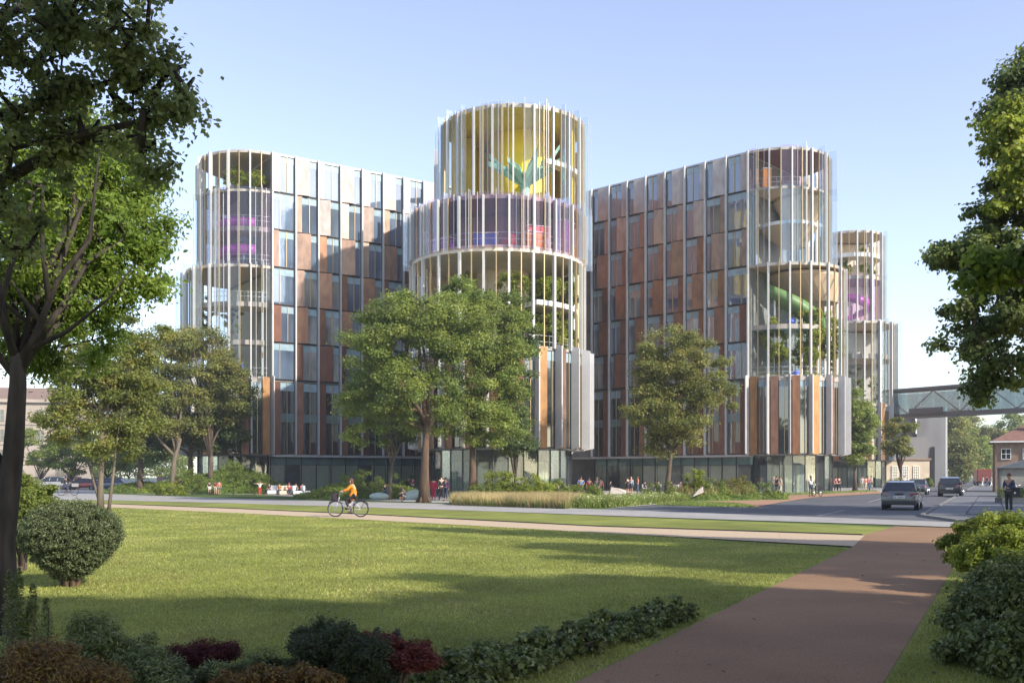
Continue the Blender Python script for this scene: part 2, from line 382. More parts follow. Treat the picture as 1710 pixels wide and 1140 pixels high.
# forecourt of separate paving slabs behind a kerb
K = [G(1540,862), G(1606,824), G(1625,813), G(1637,805)]
ko = edging(K, 0.16, 0.12, M_kerb, 'kerb')
edging([G(1540,862), G(1604,871.3), G(1650,873.2)], 0.30, 0.10, M_kerb, 'kerb')
fc = MB().prism([G(1541,861.5), G(1603,870.8), G(1650,873), G(1900,879), G(1900,818), G(1640,806.5), G(1626,813), G(1607,824)], -0.05, 0.06).build('forecourt', M_paver); fc['kind'] = 'structure'
e0 = Vector((*G(1540,862), 0)); e1 = Vector((*G(1606,824), 0)); ex = (e1-e0).normalized(); ey = Vector((ex.y, -ex.x, 0))
pv = MB().box(-1.17,1.17,-0.72,0.72,0,0.05).mesh('paver', [M_paver])
pv2 = MB().box(-1.17,1.17,-0.72,0.72,0,0.05).mesh('paver', [pbr('paver_pale', (0.19,0.19,0.195), 0.8, col2=(0.13,0.13,0.14), scale=1.6, detail=6)])
for i in range(18):
    for j in range(7):
        p = e0+ex*(1.4+i*2.4+(1.2 if j % 2 else 0))+ey*(0.95+j*1.5)
        px = 855+F*p.x/p.y; py = 794+F*CH/p.y
        if px > 1745 or py > 871.5 or (p-Vector((*G(1604,871),0))).dot(Vector((-0.15,1,0))) < 1.2 and False: continue
        if p.y < 41.0+0.02*(p.x-18): continue
        o = inst('paver', pv if (i*7+j*3) % 5 else pv2, fc, (p.x, p.y, 0.055+0.004*((i*j) % 3)), math.atan2(ex.y, ex.x))

# ------------------------------------------------------------------ hospital building
M_white = pbr('white_fin', (0.50,0.495,0.485), 0.4, 0.1, var=0.06, scale=1.5)
M_silver = pbr('silver_fin', (0.42,0.43,0.45), 0.4, 0.3)
M_gold = pbr('gold_mullion', (0.52,0.38,0.20), 0.35, 0.5)
M_slab = pbr('slab_edge', (0.36,0.33,0.30), 0.55, var=0.08, scale=2)
M_soffit = pbr('timber_soffit', (0.58,0.44,0.31), 0.6, col2=(0.48,0.36,0.25), scale=3, stretch=(0.4,5,1))
M_soffit2 = pbr('pale_soffit', (0.74,0.62,0.50), 0.6, var=0.1, scale=2)
M_dark = pbr('dark_frame', (0.035,0.035,0.04), 0.4, 0.3)
M_conc = pbr('pale_concrete', (0.45,0.44,0.43), 0.8, var=0.12, scale=0.8)
M_roof = pbr('roof_gravel', (0.46,0.45,0.42), 0.9, var=0.2, scale=3)
M_beige = pbr('beige_lining', (0.80,0.74,0.54), 0.7, var=0.06, scale=0.6)
M_inner = pbr('inner_grey_wall', (0.24,0.23,0.22), 0.8, var=0.3, scale=0.5)  # dark grey of the inner walls, tone varied at random
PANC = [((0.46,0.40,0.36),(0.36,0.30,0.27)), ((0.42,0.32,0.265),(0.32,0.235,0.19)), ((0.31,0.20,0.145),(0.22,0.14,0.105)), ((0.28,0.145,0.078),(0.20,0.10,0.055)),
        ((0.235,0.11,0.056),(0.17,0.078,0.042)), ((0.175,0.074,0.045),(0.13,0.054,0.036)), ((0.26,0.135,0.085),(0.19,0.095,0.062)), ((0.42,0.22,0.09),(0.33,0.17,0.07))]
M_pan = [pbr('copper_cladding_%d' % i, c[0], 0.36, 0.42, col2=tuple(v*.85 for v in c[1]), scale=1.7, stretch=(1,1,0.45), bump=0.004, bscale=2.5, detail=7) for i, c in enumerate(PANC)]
def winmat(name, c1, c2, refl, sc=0.35):
    m = pbr(name, c1, 0.03, 0.0, col2=c2, scale=sc, detail=2, stretch=(1,1,0.5)); nt = m.node_tree; b = nt.nodes['Principled BSDF']
    b.inputs['Specular IOR Level'].default_value = 1.0; b.inputs['IOR'].default_value = refl
    n2 = nd(nt, 'ShaderNodeTexNoise'); n2.inputs['Scale'].default_value = 0.5
    g = nd(nt, 'ShaderNodeNewGeometry'); nt.links.new(g.outputs['Position'], n2.inputs['Vector'])
    bp = nd(nt, 'ShaderNodeBump'); bp.inputs['Distance'].default_value = 0.02; bp.inputs['Strength'].default_value = 0.35
    nt.links.new(n2.outputs['Fac'], bp.inputs['Height']); nt.links.new(bp.outputs[0], b.inputs['Normal'])
    return m
M_win = winmat('window_glass', (0.14,0.195,0.28), (0.06,0.085,0.13), 1.9)
M_win2 = winmat('window_glass_pale', (0.30,0.31,0.31), (0.13,0.14,0.15), 1.9, 0.8)
M_wdark = winmat('window_glass_low', (0.06,0.075,0.075), (0.02,0.022,0.024), 1.8, 0.5)
M_blind = pbr('blind_band', (0.26,0.36,0.42), 0.25, 0.0, var=0.12, scale=2)
M_spandrel = pbr('spandrel_glass', (0.16,0.22,0.22), 0.15, 0.1, var=0.15, scale=1)
G_clear = glassmat('clear_glass', (0.98,0.99,0.99), 0.0, 0.004)
G_fin = glassmat('fin_glass', (0.93,0.96,0.98), 0.05, 0.05, (0.72,0.8,0.84))
G_grey = glassmat('grey_glass', (0.90,0.92,0.92), 0.01, 0.025, (0.6,0.64,0.66))
G_purple = glassmat('lilac_glass', (0.90,0.84,0.92), 0.01, 0.03, (0.50,0.42,0.52))
G_pink = glassmat('rose_glass', (0.96,0.88,0.92), 0.01, 0.015, (0.75,0.55,0.65))
G_blue = glassmat('blue_glass', (0.85,0.93,0.97), 0.04, 0.05, (0.6,0.74,0.85))
G_ground = glassmat('shop_glass', (0.80,0.85,0.83), 0.05, 0.03)
def flat(name, c, r=0.5): return pbr(name, c, r, 0.0, var=0.05, scale=1)
M_yellow = flat('yellow_paint', (0.90,0.66,0.02)); M_mint = flat('mint_paint', (0.30,0.55,0.42)); M_magenta = flat('magenta_paint', (0.42,0.07,0.42), 0.35)
M_green = flat('green_paint', (0.10,0.19,0.06)); M_maroon = flat('maroon_paint', (0.20,0.07,0.07)); M_bluep = flat('blue_paint', (0.08,0.13,0.55))
M_red = flat('red_paint', (0.55,0.05,0.06)); M_orange = flat('orange_paint', (0.75,0.28,0.04)); M_whitep = flat('white_paint', (0.78,0.78,0.76)); M_teal = flat('teal_paint', (0.30,0.55,0.56))
M_violet = flat('violet_paint', (0.30,0.08,0.42))
M_brownw = flat('brown_wall', (0.20,0.13,0.10))

HB = thing('hospital_building', 'nine-storey hospital with round glass-finned towers and copper-panelled wings', 'building', (0, 100, 0))
BW = 2.62; NB = 8; FL = 4.0
LW = (A(454,106.0)); LA = math.atan2(0.563, 0.826)
RT = (A(1250,105.6)); RDx, RDy = -0.735, 0.678
RWo = (RT[0]+RDx*BW*NB, RT[1]+RDy*BW*NB); RAng = math.atan2(-RDy, -RDx)

_mc = {}
def pane_mesh(w, h, mull, gm, blind):      # frame, glass, blind band
    k = ('p', round(w,2), h, mull, gm.name, blind)
    if k in _mc: return _mc[k]
    mb = MB(); t = 0.05
    mb.box(0, w, -0.02, 0.10, 0, t, 1); mb.box(0, w, -0.02, 0.10, h-t, h, 1)
    mb.box(0, t, -0.02, 0.10, t, h-t, 1); mb.box(w-t, w, -0.02, 0.10, t, h-t, 1)
    mb.box(t, w-t, 0.05, 0.08, t, h-t, 0)
    if blind: mb.box(t, w-t, 0.035, 0.047, h-t-blind, h-t, 2)
    for q in mull: mb.box(q-0.025, q+0.025, -0.05, 0.034, t, h-t, 3)
    me = mb.mesh('window', [gm, M_dark, M_blind, M_gold]); _mc[k] = me; return me
def panel_mesh(w, h, kick, mirror, m):      # folded metal panel: one edge kicked outwards
    k = ('c', round(w,2), h, kick, mirror, m.name)
    if k in _mc: return _mc[k]
    y0, y1 = (-0.06, -kick) if not mirror else (-kick, -0.06)
    mb = MB(); mb.add([(0,0.1,0),(w,0.1,0),(w,y1,0),(0,y0,0),(0,0.1,h),(w,0.1,h),(w,y1,h),(0,y0,h)],
                      [(0,1,2,3),(4,7,6,5),(3,2,6,7),(2,1,5,6),(1,0,4,5),(0,3,7,4)])
    me = mb.mesh('copper_panel', [m]); _mc[k] = me; return me
def fin_mesh(key, wx, dy, h, m):
    k = ('f', key, wx, dy, h)
    if k in _mc: return _mc[k]
    me = MB().box(-wx/2, wx/2, -dy, 0, 0, h).mesh('vertical_fin', [m]); _mc[k] = me; return me

def make_wing(loc, ang, flip, depth, length):
    """local x along the facade, y into the building, bays either way from the tip"""
    L = BW*NB; mb = MB()
    mb.box(0 if flip else 0.0, L, 0.16, depth, 4.0, 35.7)
    x0, x1 = (-(length-L), 0.0) if flip else (L, length)
    mb.box(x0, x1, 0.17, depth, 4.0, 35.72)
    w = mb.build('wing', M_inner, HB); w.location = (loc[0], loc[1]-100, 0); w.rotation_euler = (0,0,ang)
    rf = MB().box(min(x0,0)+.05, max(x1,L)-.05, 0.25, depth-.1, 35.75, 35.95).build('roof', M_roof, w)
    bw = MB(); bw.box(min(x0,0), max(x1,L), depth+.002, depth+.12, 4.0, 36.0); bw.build('rear_wall', M_conc, w)
    bands = MB()
    for k in range(1, 8): bands.box(0, L, 0.105, 0.155, 36-4*k-0.06 if k < 7 else 7.9, 36-4*k+0.06 if k < 7 else 8.3)
    bands.build('floor_band', M_dark, w)
    cp = MB().box(min(x0,0), max(x1,L), -0.04, 0.3, 35.96, 36.14).build('parapet', M_silver, w)
    nbx = NB + (3 if True else 0)
    for b in range(NB):
        xs = (NB-1-b)*BW if flip else b*BW     # left edge of bay in local x
        def X(a, wd): return xs+(BW-a-wd) if flip else xs+a    # a measured from tip side
        for k in range(6):
            z = 32-4*k+0.06; h = 3.88
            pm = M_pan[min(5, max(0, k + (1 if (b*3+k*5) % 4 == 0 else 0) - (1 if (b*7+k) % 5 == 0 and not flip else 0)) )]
            gm = M_win2 if (k >= 3 and (b*5+k*3) % 3 != 0) else M_win
            if (b+k) % 2 == 0:     # narrow panel, double window
                wp = (.29,.24,.35)[(b*2+k*5) % 3]*BW; ww = BW-wp-0.16; x = 0.08
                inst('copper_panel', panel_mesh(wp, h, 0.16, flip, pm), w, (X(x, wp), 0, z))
                inst('window', pane_mesh(ww, h, (round(ww*.5,3),), gm, 0.72), w, (X(x+wp, ww), 0, z))
            elif b == 0:           # the full-width window beside the tower
                ww = BW-0.16; inst('window', pane_mesh(ww, h, (round(ww*(.32 if not flip else .68),3),), gm, 0.72), w, (X(0.08, ww), 0, z))
            else:
                wp = (.54,.47,.60)[(b*3+k*4) % 3]*BW; ww = BW-wp-0.16
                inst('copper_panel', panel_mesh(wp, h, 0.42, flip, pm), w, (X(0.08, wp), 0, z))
                inst('window', pane_mesh(ww, h, (), gm, 0.72), w, (X(0.08+wp, ww), 0, z))
        # two-storey lower register
        wp = 0.30*BW; ww = BW-wp-0.16
        inst('copper_panel', panel_mesh(wp, 7.7, 0.22, flip, M_pan[6 if b % 2 else 5]), w, (X(0.08, wp), 0, 4.1))
        me = pane_mesh(ww, 7.7, (round(ww*.5,3),), M_wdark, 0.9); inst('tall_window', me, w, (X(0.08+wp, ww), 0, 4.1))
        inst('spandrel', _mc.setdefault('sp', MB().box(0,ww,-0.01,0.03,0,0.9).mesh('spandrel', [M_spandrel])), w, (X(0.08+wp, ww), 0, 7.5))
    for b in range(NB+1):
        inst('vertical_fin', fin_mesh('wing', 0.15, 0.42, 32.15, M_white if not flip else M_silver), w, (b*BW, 0.1, 4.0))
    # recessed ground floor
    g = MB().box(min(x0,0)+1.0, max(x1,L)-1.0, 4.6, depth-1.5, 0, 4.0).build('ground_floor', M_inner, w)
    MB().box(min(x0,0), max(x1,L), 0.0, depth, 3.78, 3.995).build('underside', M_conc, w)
    i = 0; x = 0.0
    while x < L-0.1:
        inst('glass_pane', _mc.setdefault('gp', MB().box(0.04,1.70,-0.02,0.02,0.05,3.75).mesh('glass_pane', [G_ground])), w, (x, 0.5, 0))
        inst('mullion', _mc.setdefault('gm', MB().box(-0.04,0.04,-0.08,0.06,0.0,3.77).mesh('mullion', [M_dark])), w, (x, 0.5, 0))
        inst('ceiling_band', _mc.setdefault('cb', MB().box(0.0,1.74,-0.05,0.05,2.95,3.76).mesh('ceiling_band', [pbr('teal_band', (.30,.42,.42), .5, var=.15, scale=1)])), w, (x, 0.8, 0))
        if i % 5 != 1: inst('lining_panel', _mc.setdefault('lp%d' % (i % 2), MB().box(0.02,1.70,-0.05,0.05,0.0,2.9).mesh('lining_panel', [M_beige if i % 2 else M_soffit2])), w, (x, 0.85+0.15*(i % 2), 0))
        x += 1.747; i += 1
    return w
wl = make_wing(LW, LA, False, 13.8, 34)
wr = make_wing(RWo, RAng, True, 13.8, 34)
# continuation bay beside the centre finger on the right wing: curved bluish corner
# ---- towers
def disc(cx, cy, r, a0, a1, n=40, close=None):
    P = [(cx+r*math.cos(a0+(a1-a0)*i/n), cy+r*math.sin(a0+(a1-a0)*i/n)) for i in range(n+1)]
    return P
def ring_slab(name, T, cx, cy, r, a0, a1, z0, z1, soff=None, rin=None, edge=None):
    if not rin and abs(a1-a0) > 3.3: a1 = a0+2*PI-1e-3
    P = disc(cx, cy, r, a0, a1)
    if rin: P = P+disc(cx, cy, rin, a1, a0)
    mb = MB()
    if rin:
        n = 41
        for i in range(n-1):
            j = 2*n-1-i; q = [P[i], P[i+1], P[j-1], P[j]]
            mb.prism(q, z0, z1, 0, 1, 2)
    else: mb.prism(P, z0, z1, 0, 1, 2)
    return mb.build(name, [edge or M_slab, M_roof, soff or M_soffit], T)
def ring(T, cx, cy, r, z0, z1, a0, a1, n, g1, g2=None, fin=(0.15, 0.60), finmat=None, gfin=0.75, skip_fin=False, gold=True, top=0.0, edges=True, gh=None, pl=None):
    """fins, mullions and glass between two levels round an arc"""
    h = z1-z0; da = (a1-a0)/n; rg = r-0.05; chord = 2*rg*math.sin(abs(da)/4)
    fm = fin_mesh('t', fin[0], fin[1], h+top, finmat or M_white)
    gm = _mc.setdefault(('gold', h), MB().box(-0.035,0.035,-0.12,0.02,0,h).mesh('mullion', [M_gold]))
    wm = _mc.setdefault(('we', h), MB().box(-0.02,0.02,-0.06,0.02,0,h+0.25).mesh('glazing_bar', [M_white]))
    for i in range(n+1):
        a = a0+da*i
        if not skip_fin: inst('vertical_fin', fm, T, (cx+(r-.05)*math.cos(a), cy+(r-.05)*math.sin(a), z0), a+math.pi/2)
        if i == n: break
        am = a+da/2
        if gold: inst('mullion', gm, T, (cx+r*math.cos(am), cy+r*math.sin(am), z0), am+math.pi/2)
        for s in ((0, 1) if g1 else ()):
            ac = a+da*(0.25+0.5*s); gg = g1 if (i+s) % 2 == 0 or g2 is None else g2
            if not gg: continue
            me = _mc.setdefault(('gl', round(chord,3), h, gg.name), MB().box(-chord/2+.01, chord/2-.01, -0.012, 0.012, 0.02, h+0.25).mesh('glass_pane', [gg]))
            inst('glass_pane', me, T, (cx+rg*math.cos(ac)*0.998, cy+rg*math.sin(ac)*0.998, z0), ac+math.pi/2)
        if edges and i % 2 == 0: inst('glazing_bar', wm, T, (cx+(r+.03)*math.cos(a+da*.28), cy+(r+.03)*math.sin(a+da*.28), z0), a+da*.28+math.pi/2)
        if edges and i % 3 != 1: inst('glazing_bar', wm, T, (cx+(r+.03)*math.cos(a+da*.76), cy+(r+.03)*math.sin(a+da*.76), z0), a+da*.76+math.pi/2)
        if gfin and (i % 2 == 0 or edges):
            me = _mc.setdefault(('gf', gfin, h), MB().box(-0.015,0.015,-gfin,0,-0.3,h+0.35,0).box(-0.018,0.018,-gfin-.03,-gfin-.001,-0.3,h+0.35,1).mesh('glass_fin', [G_fin, M_white]))
            inst('glass_fin', me, T, (cx+(r+.08)*math.cos(am), cy+(r+.08)*math.sin(am), z0), am+math.pi/2)
def skirt(T, cx, cy, r, a0, a1, n):
    """two-storey register: broad pale boards, copper panels and glass, 4 m to 12 m"""
    da = (a1-a0)/n
    board = _mc.setdefault('board', MB().add([(-.14,0,0),(.14,0,0),(.05,-.72,0.15),(-.05,-.72,0.15),(-.14,0,8.5),(.14,0,8.5),(.05,-.72,8.35),(-.05,-.72,8.35)],
                      [(0,3,2,1),(4,5,6,7),(0,1,5,4),(1,2,6,5),(2,3,7,6),(3,0,4,7)]).mesh('board_fin', [M_white]))
    cw = 2*r*math.sin(abs(da)/2)
    for i in range(n+1):
        a = a0+da*i
        inst('board_fin', board, T, (cx+(r)*math.cos(a), cy+r*math.sin(a), 3.95), a+math.pi/2)
        if i == n: break
        ap = a+da*0.30; wq = cw*0.36
        me = _mc.setdefault(('skp', round(wq,2), i % 3), MB().box(-wq/2,wq/2,-0.16,0.03,0,8.2).mesh('copper_panel', [(M_pan[7], M_pan[6], M_pan[4])[i % 3]]))
        inst('copper_panel', me, T, (cx+r*math.cos(ap), cy+r*math.sin(ap), 4.0), ap+math.pi/2)
        ag = a+da*0.74; wg = cw*0.50
        me = _mc.setdefault(('skg', round(wg,2)), pane_mesh(wg, 7.9, (round(wg*.55,3),), M_wdark, 0.8))
        x = cx+(r-.02)*math.cos(ag); y = cy+(r-.02)*math.sin(ag); rz = ag+math.pi/2
        inst('tall_window', me, T, (x-math.cos(rz)*wg/2, y-math.sin(rz)*wg/2, 4.05), rz)
    P = disc(cx, cy, r-0.12, a0, a1 if abs(a1-a0) < 3.3 else a0+2*PI-1e-3); mb = MB().prism(P, 3.9, 11.6, 0, 1, 2); mb.build('lower_drum', [M_inner, M_roof, M_conc], T)
    # ground floor glazing, set back
    rg = r-1.3; n2 = int(n*1.3); d2 = (a1-a0)/n2; cw2 = 2*rg*math.sin(abs(d2)/2)
    pm = _mc.setdefault(('gg', round(cw2,2)), MB().box(-cw2/2+.03,cw2/2-.03,-.02,.02,.04,3.85).mesh('glass_pane', [G_ground]))
    mm = _mc.setdefault('ggm', MB().box(-.045,.045,-.09,.06,0,3.9).mesh('mullion', [M_dark]))
    for i in range(n2+1):
        a = a0+d2*i; inst('mullion', mm, T, (cx+rg*math.cos(a), cy+rg*math.sin(a), 0), a+math.pi/2)
        if i < n2:
            a += d2/2; inst('glass_pane', pm, T, (cx+rg*math.cos(a), cy+rg*math.sin(a), 0), a+math.pi/2)
            if i % 3 != 2:
                lp = _mc.setdefault(('glp', i % 2), MB().box(-.8,.8,-.05,.05,0,2.9).mesh('lining_panel', [M_beige if i % 2 else M_conc]))
                inst('lining_panel', lp, T, (cx+(rg-1.9)*math.cos(a), cy+(rg-1.9)*math.sin(a), 0), a+math.pi/2)
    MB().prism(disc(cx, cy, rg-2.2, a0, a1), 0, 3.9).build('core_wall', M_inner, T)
def backwall(name, T, cx, cy, r, a0, a1, z0, z1, m):
    P = disc(cx, cy, r, a0, a1, 16); mb = MB()
    for i in range(16):
        p, q = P[i], P[i+1]; L = math.hypot(q[0]-p[0], q[1]-p[1])
        mb.rbox(((p[0]+q[0])/2, (p[1]+q[1])/2), L+.02, 0.12, z0, z1, math.atan2(q[1]-p[1], q[0]-p[0]))
    return mb.build(name, m, T)
def rail(T, cx, cy, r, a0, a1, z, m=None):
    mb = MB(); n = 24; P = [(cx+r*math.cos(a0+(a1-a0)*i/n), cy+r*math.sin(a0+(a1-a0)*i/n)) for i in range(n+1)]
    for zz in (1.1, 0.6): mb.tube([(x,y,z+zz) for x,y in P], 0.03, 4)
    for x, y in P: mb.tube([(x,y,z),(x,y,z+1.1)], 0.018, 4)
    return mb.build('railing', m or M_silver, T)
def tower(name, loc, ang=0.0):
    e = bpy.data.objects.new(name, None); link(e, HB); e.location = (loc[0], loc[1]-100, 0); e.rotation_euler = (0,0,ang); return e
PI = math.pi
def W2(T, x, y):        # tower-local to world plan
    c, s = math.cos(T.rotation_euler.z), math.sin(T.rotation_euler.z); return (T.location.x+x*c-y*s, T.location.y+100+x*s+y*c)

# centre tower: lower drum 4-24 m, upper drum 24-36 m set back behind it
TC = tower('round_tower', A(831, 87.2)); r1 = 7.5; u = (1.36, 11.9)
A0, A1 = R(-205), R(25)
skirt(TC, 0.3, 0, r1-.1, A0, A1, 15)
ring_slab('terrace_slab', TC, 0, 0, r1, A0, A1, 11.7, 12.1, M_conc)
ring_slab('floor_slab', TC, 0, 0, r1, A0, A1, 19.75, 20.25, M_soffit2, None, M_soffit2)
ring_slab('roof_slab', TC, 0, 0, r1, A0, A1, 23.95, 24.25, M_maroon)
ring(TC, 0, 0, r1, 12.1, 19.75, A0, A1, 15, None, None, fin=(0.18,0.28), gfin=0.0, edges=False)
ring(TC, 0, 0, r1+.1, 20.0, 24.2, A0, A1, 15, G_purple, G_pink, fin=(0.15,0.32), gfin=0.6)
ring_slab('gallery_slab', TC, 0, 0, r1-.5, R(-62), R(25), 15.7, 16.1, M_soffit2, 4.2, M_whitep)
ring_slab('gallery_slab', TC, 0, 0, r1-.5, R(-205), R(-130), 15.7, 16.1, M_soffit2, 4.5, M_whitep)
backwall('inner_wall', TC, 0, 0, 5.9, R(-5), R(185), 20.3, 23.7, M_maroon)
MB().box(-3.2,-1.2,-2.5,-2.2,20.3,23.7).box(1.5,3.6,-1.5,-1.2,20.3,23.7).box(4.3,5.6,-2.4,-2.2,20.3,23.6).build('partition', M_brownw, TC)
backwall('inner_wall', TC, 0, 0, 6.6, R(-12), R(65), 12.1, 19.6, M_green)
backwall('inner_wall', TC, 0, 0, 6.2, R(70), R(190), 12.1, 19.6, M_soffit2)
rail(TC, 0, 0, r1-.6, A0, A1, 20.3); rail(TC, 0, 0, r1-.5, A0, A1, 12.1)
TD = tower('round_tower', (A(857, 98.9))); r2 = 7.0
B0, B1 = R(-200), R(20)
ring(TD, 0, 0, r2, 24.3, 36.1, B0, B1, 14, G_grey, False, fin=(0.15,0.30), gfin=0.6)
ring_slab('roof_slab', TD, 0, 0, r2, R(-200), R(160), 35.75, 36.12, pbr('ochre_ceiling', (0.80,0.62,0.14), 0.6, var=0.1, scale=1), None, M_slab)
ring_slab('gallery_slab', TD, 0, 0, r2-.4, R(-62), R(25), 30.95, 31.4, M_soffit2, 5.5, M_whitep)
backwall('inner_wall', TD, 0, 0, r2-.9, R(-22), R(202), 24.3, 35.6, M_yellow)
MB().box(-5.2,-4.2,1.0,1.3,24.3,35.6).box(-5.6,-5.0,-.6,-.3,24.3,35.6).build('partition', pbr('olive_wall', (0.62,0.50,0.08), 0.7, var=0.1, scale=1), TD)
ring_slab('floor_slab', TD, 0, 0, r2, R(-200), R(20), 23.95, 24.3, M_maroon)
MB().prism([(.9+3.3*math.cos(2*PI*i/24), 2.0+3.3*math.sin(2*PI*i/24)) for i in range(24)], 24.32, 35.74).build('core_wall', M_yellow, TD)
MB().prism([(.4+2.4*math.cos(2*PI*i/24), 2.0+2.4*math.sin(2*PI*i/24)) for i in range(24)], 12.12, 19.74).build('core_wall', M_soffit2, TC)
MB().prism([(.3+3.4*math.cos(2*PI*i/24), 1.4+3.4*math.sin(2*PI*i/24)) for i in range(24)], 20.27, 23.94).build('core_wall', M_maroon, TC)
# body of the centre finger behind both drums
mb = MB(); mb.prism([(-7.0,6.0),(6.6,6.0),(7.4,26),(-6,26)], 4, 23.6); mb.prism([(-5.0,17.5),(8.2,17.5),(9,30),(-4.5,30)], 23.6, 35.7)
fb = mb.build('centre_wing', M_pan[5], HB); fb.location = (TC.location.x, TC.location.y, 0)
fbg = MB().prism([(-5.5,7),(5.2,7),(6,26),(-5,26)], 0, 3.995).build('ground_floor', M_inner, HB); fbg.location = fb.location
# side facade of the centre finger towards the left wing (seen from a step to the side)
for side, xa, ya, xb, yb in ((-1,-7.0,6.0,-6.0,26),(1,6.6,6.0,7.4,26)):
    L = math.hypot(xb-xa, yb-ya); an = math.atan2(yb-ya, xb-xa)
    for i in range(7):
        x = xa+(xb-xa)*(i+.5)/7; y = ya+(yb-ya)*(i+.5)/7
        inst('tall_window', _mc.setdefault('cw', MB().box(-.8,.8,-.06,.06,0,15.5).mesh('tall_window', [M_wdark])), fb, (x, y, 6), an)
        inst('vertical_fin', fin_mesh('t2', 0.16, 0.5, 32 if i > 3 else 19.6, M_white), fb, (xa+(xb-xa)*i/7, ya+(yb-ya)*i/7, 4), an+(PI if side < 0 else 0))

# left tower (frame of the left wing: tip at x=0)
TL = tower('round_tower', LW, LA); rs, rb = 5.75, 7.0
L0, L1 = R(-90), R(-270)
skirt(TL, 0, rb-.15, rb-.15, L0, L1, 10)
ring(TL, 0, rb, rb, 12.1, 24.1, L0, L1, 10, G_grey, False, fin=(0.14,0.40), gfin=0.8)
ring_slab('terrace_slab', TL, 0, rb, rb, L0, L1, 11.7, 12.1, M_conc)
ring_slab('floor_slab', TL, 0, rb, rb, L0, L1, 23.75, 24.05)
ring_slab('gallery_slab', TL, 0, rb, rb-.5, R(-90), R(-172), 19.7, 20.2, M_soffit2, 3.0)
ring_slab('gallery_slab', TL, 0, rb, rb-.9, R(-90), R(-270), 15.7, 16.2, M_soffit, 4.6)
ring(TL, 0, rs, rs, 24.1, 32.0, L0, L1, 8, G_purple, G_grey, fin=(0.16,0.30), gfin=0.5)
ring_slab('floor_slab', TL, 0, rs, rs, L0, L1, 31.75, 32.0, M_brownw)
ring_slab('gallery_slab', TL, 0, rs, rs-.4, L0, L1, 27.7, 28.2, M_soffit, 2.6)
ring(TL, 0, rs, rs, 32.0, 36.1, L0, L1, 8, None, None, fin=(0.16,0.45), gfin=0, edges=False)
ring_slab('roof_slab', TL, 0, rs, rs, L0, L1, 35.85, 36.12, M_soffit)
MB().box(0.0,0.12,0.3,13.5,12.1,23.5).build('inner_wall', M_beige, TL)
MB().box(0.0,0.12,0.3,11.2,24.1,31.5).build('inner_wall', M_violet, TL)
MB().box(0.0,0.12,0.3,11.2,32.0,35.6).build('inner_wall', M_brownw, TL)
MB().box(-2.6,-2.3,3.5,6.2,24.1,31.4).box(-3.2,-3.0,7,9.6,24.1,31.4).build('partition', M_brownw, TL)
rail(TL, 0, rb, rb-.4, L0, L1, 12.1); rail(TL, 0, rs, rs-.3, L0, L1, 28.2); rail(TL, 0, rs, rs-.3, L0, L1, 24.1); rail(TL, 0, rb, rb-.7, R(-90), R(-172), 20.2)

# right tower (frame of the right wing: tip at x=L)
LL = BW*NB; TR = tower('round_tower', RWo, RAng); Q0, Q1 = R(-90), R(90)
skirt(TR, LL, rb-.15, rb-.15, Q0, Q1, 10)
ring(TR, LL, rb-.1, rb-.1, 12.1, 24.1, Q0, Q1, 10, None, None, fin=(0.17,0.32), gfin=0.0, edges=False)
ring_slab('terrace_slab', TR, LL, rb-.1, rb-.1, Q0, Q1, 11.7, 12.1, M_conc)
ring_slab('floor_slab', TR, LL, rb-.1, rb-.1, Q0, Q1, 23.75, 24.05, M_soffit)
ring_slab('gallery_slab', TR, LL, rb-.1, rb-.8, R(-90), R(-20), 17.2, 17.7, M_teal, 2.8, M_slab)
ring(TR, LL, rs, rs, 24.1, 32.0, Q0, Q1, 8, G_blue, False, fin=(0.13,0.36), gfin=0.8)
ring_slab('floor_slab', TR, LL, rs, rs, Q0, Q1, 31.8, 32.05, M_soffit)
ring(TR, LL, rs, rs, 32.0, 36.1, Q0, Q1, 8, G_pink, False, fin=(0.13,0.36), gfin=0.8)
ring_slab('roof_slab', TR, LL, rs, rs, Q0, Q1, 35.85, 36.12, M_maroon)
MB().box(LL-.12,LL,0.3,13.5,12.1,23.5).build('inner_wall', M_teal, TR)
MB().box(LL-.12,LL,0.3,11.2,24.1,31.5).build('inner_wall', M_whitep, TR)
MB().box(LL-.12,LL,0.3,11.2,32.0,35.6).build('inner_wall', M_maroon, TR)
rail(TR, LL, rs, rs-.3, Q0, Q1, 32.0); rail(TR, LL, rb, rb-.5, Q0, Q1, 12.1)
def cone(name, T, c, r0, r1, z0, z1, m, mt=None, seg=28, off=(0,0)):      # tapering mezzanine
    mb = MB(); P = []
    for i in range(seg):
        a = 2*PI*i/seg; P.append((c[0]+off[0]+r0*math.cos(a), c[1]+off[1]+r0*math.sin(a), z0))
    for i in range(seg):
        a = 2*PI*i/seg; P.append((c[0]+r1*math.cos(a), c[1]+r1*math.sin(a), z1))
    mb.add(P, [(i,(i+1)%seg,seg+(i+1)%seg,seg+i) for i in range(seg)]+[tuple(reversed(range(seg)))], 0)
    mb.prism([(x,y) for x,y,z in P[seg:]], z1, z1+.35, 1)
    return mb.build(name, [m, mt or M_whitep], T)
cone('curved_mezzanine', TR, (LL+2.2, 4.4), 1.2, 3.1, 26.3, 28.2, M_soffit, off=(0.4,.6))
cone('curved_ceiling', TR, (LL+2.6, 6.6), 1.4, 2.9, 29.0, 31.45, M_soffit, M_soffit, off=(-.5,1))
cone('curved_ceiling', TR, (LL+2.6, 7.2), 2.2, 3.9, 20.6, 23.2, M_soffit, M_soffit, off=(1.0,1.4))

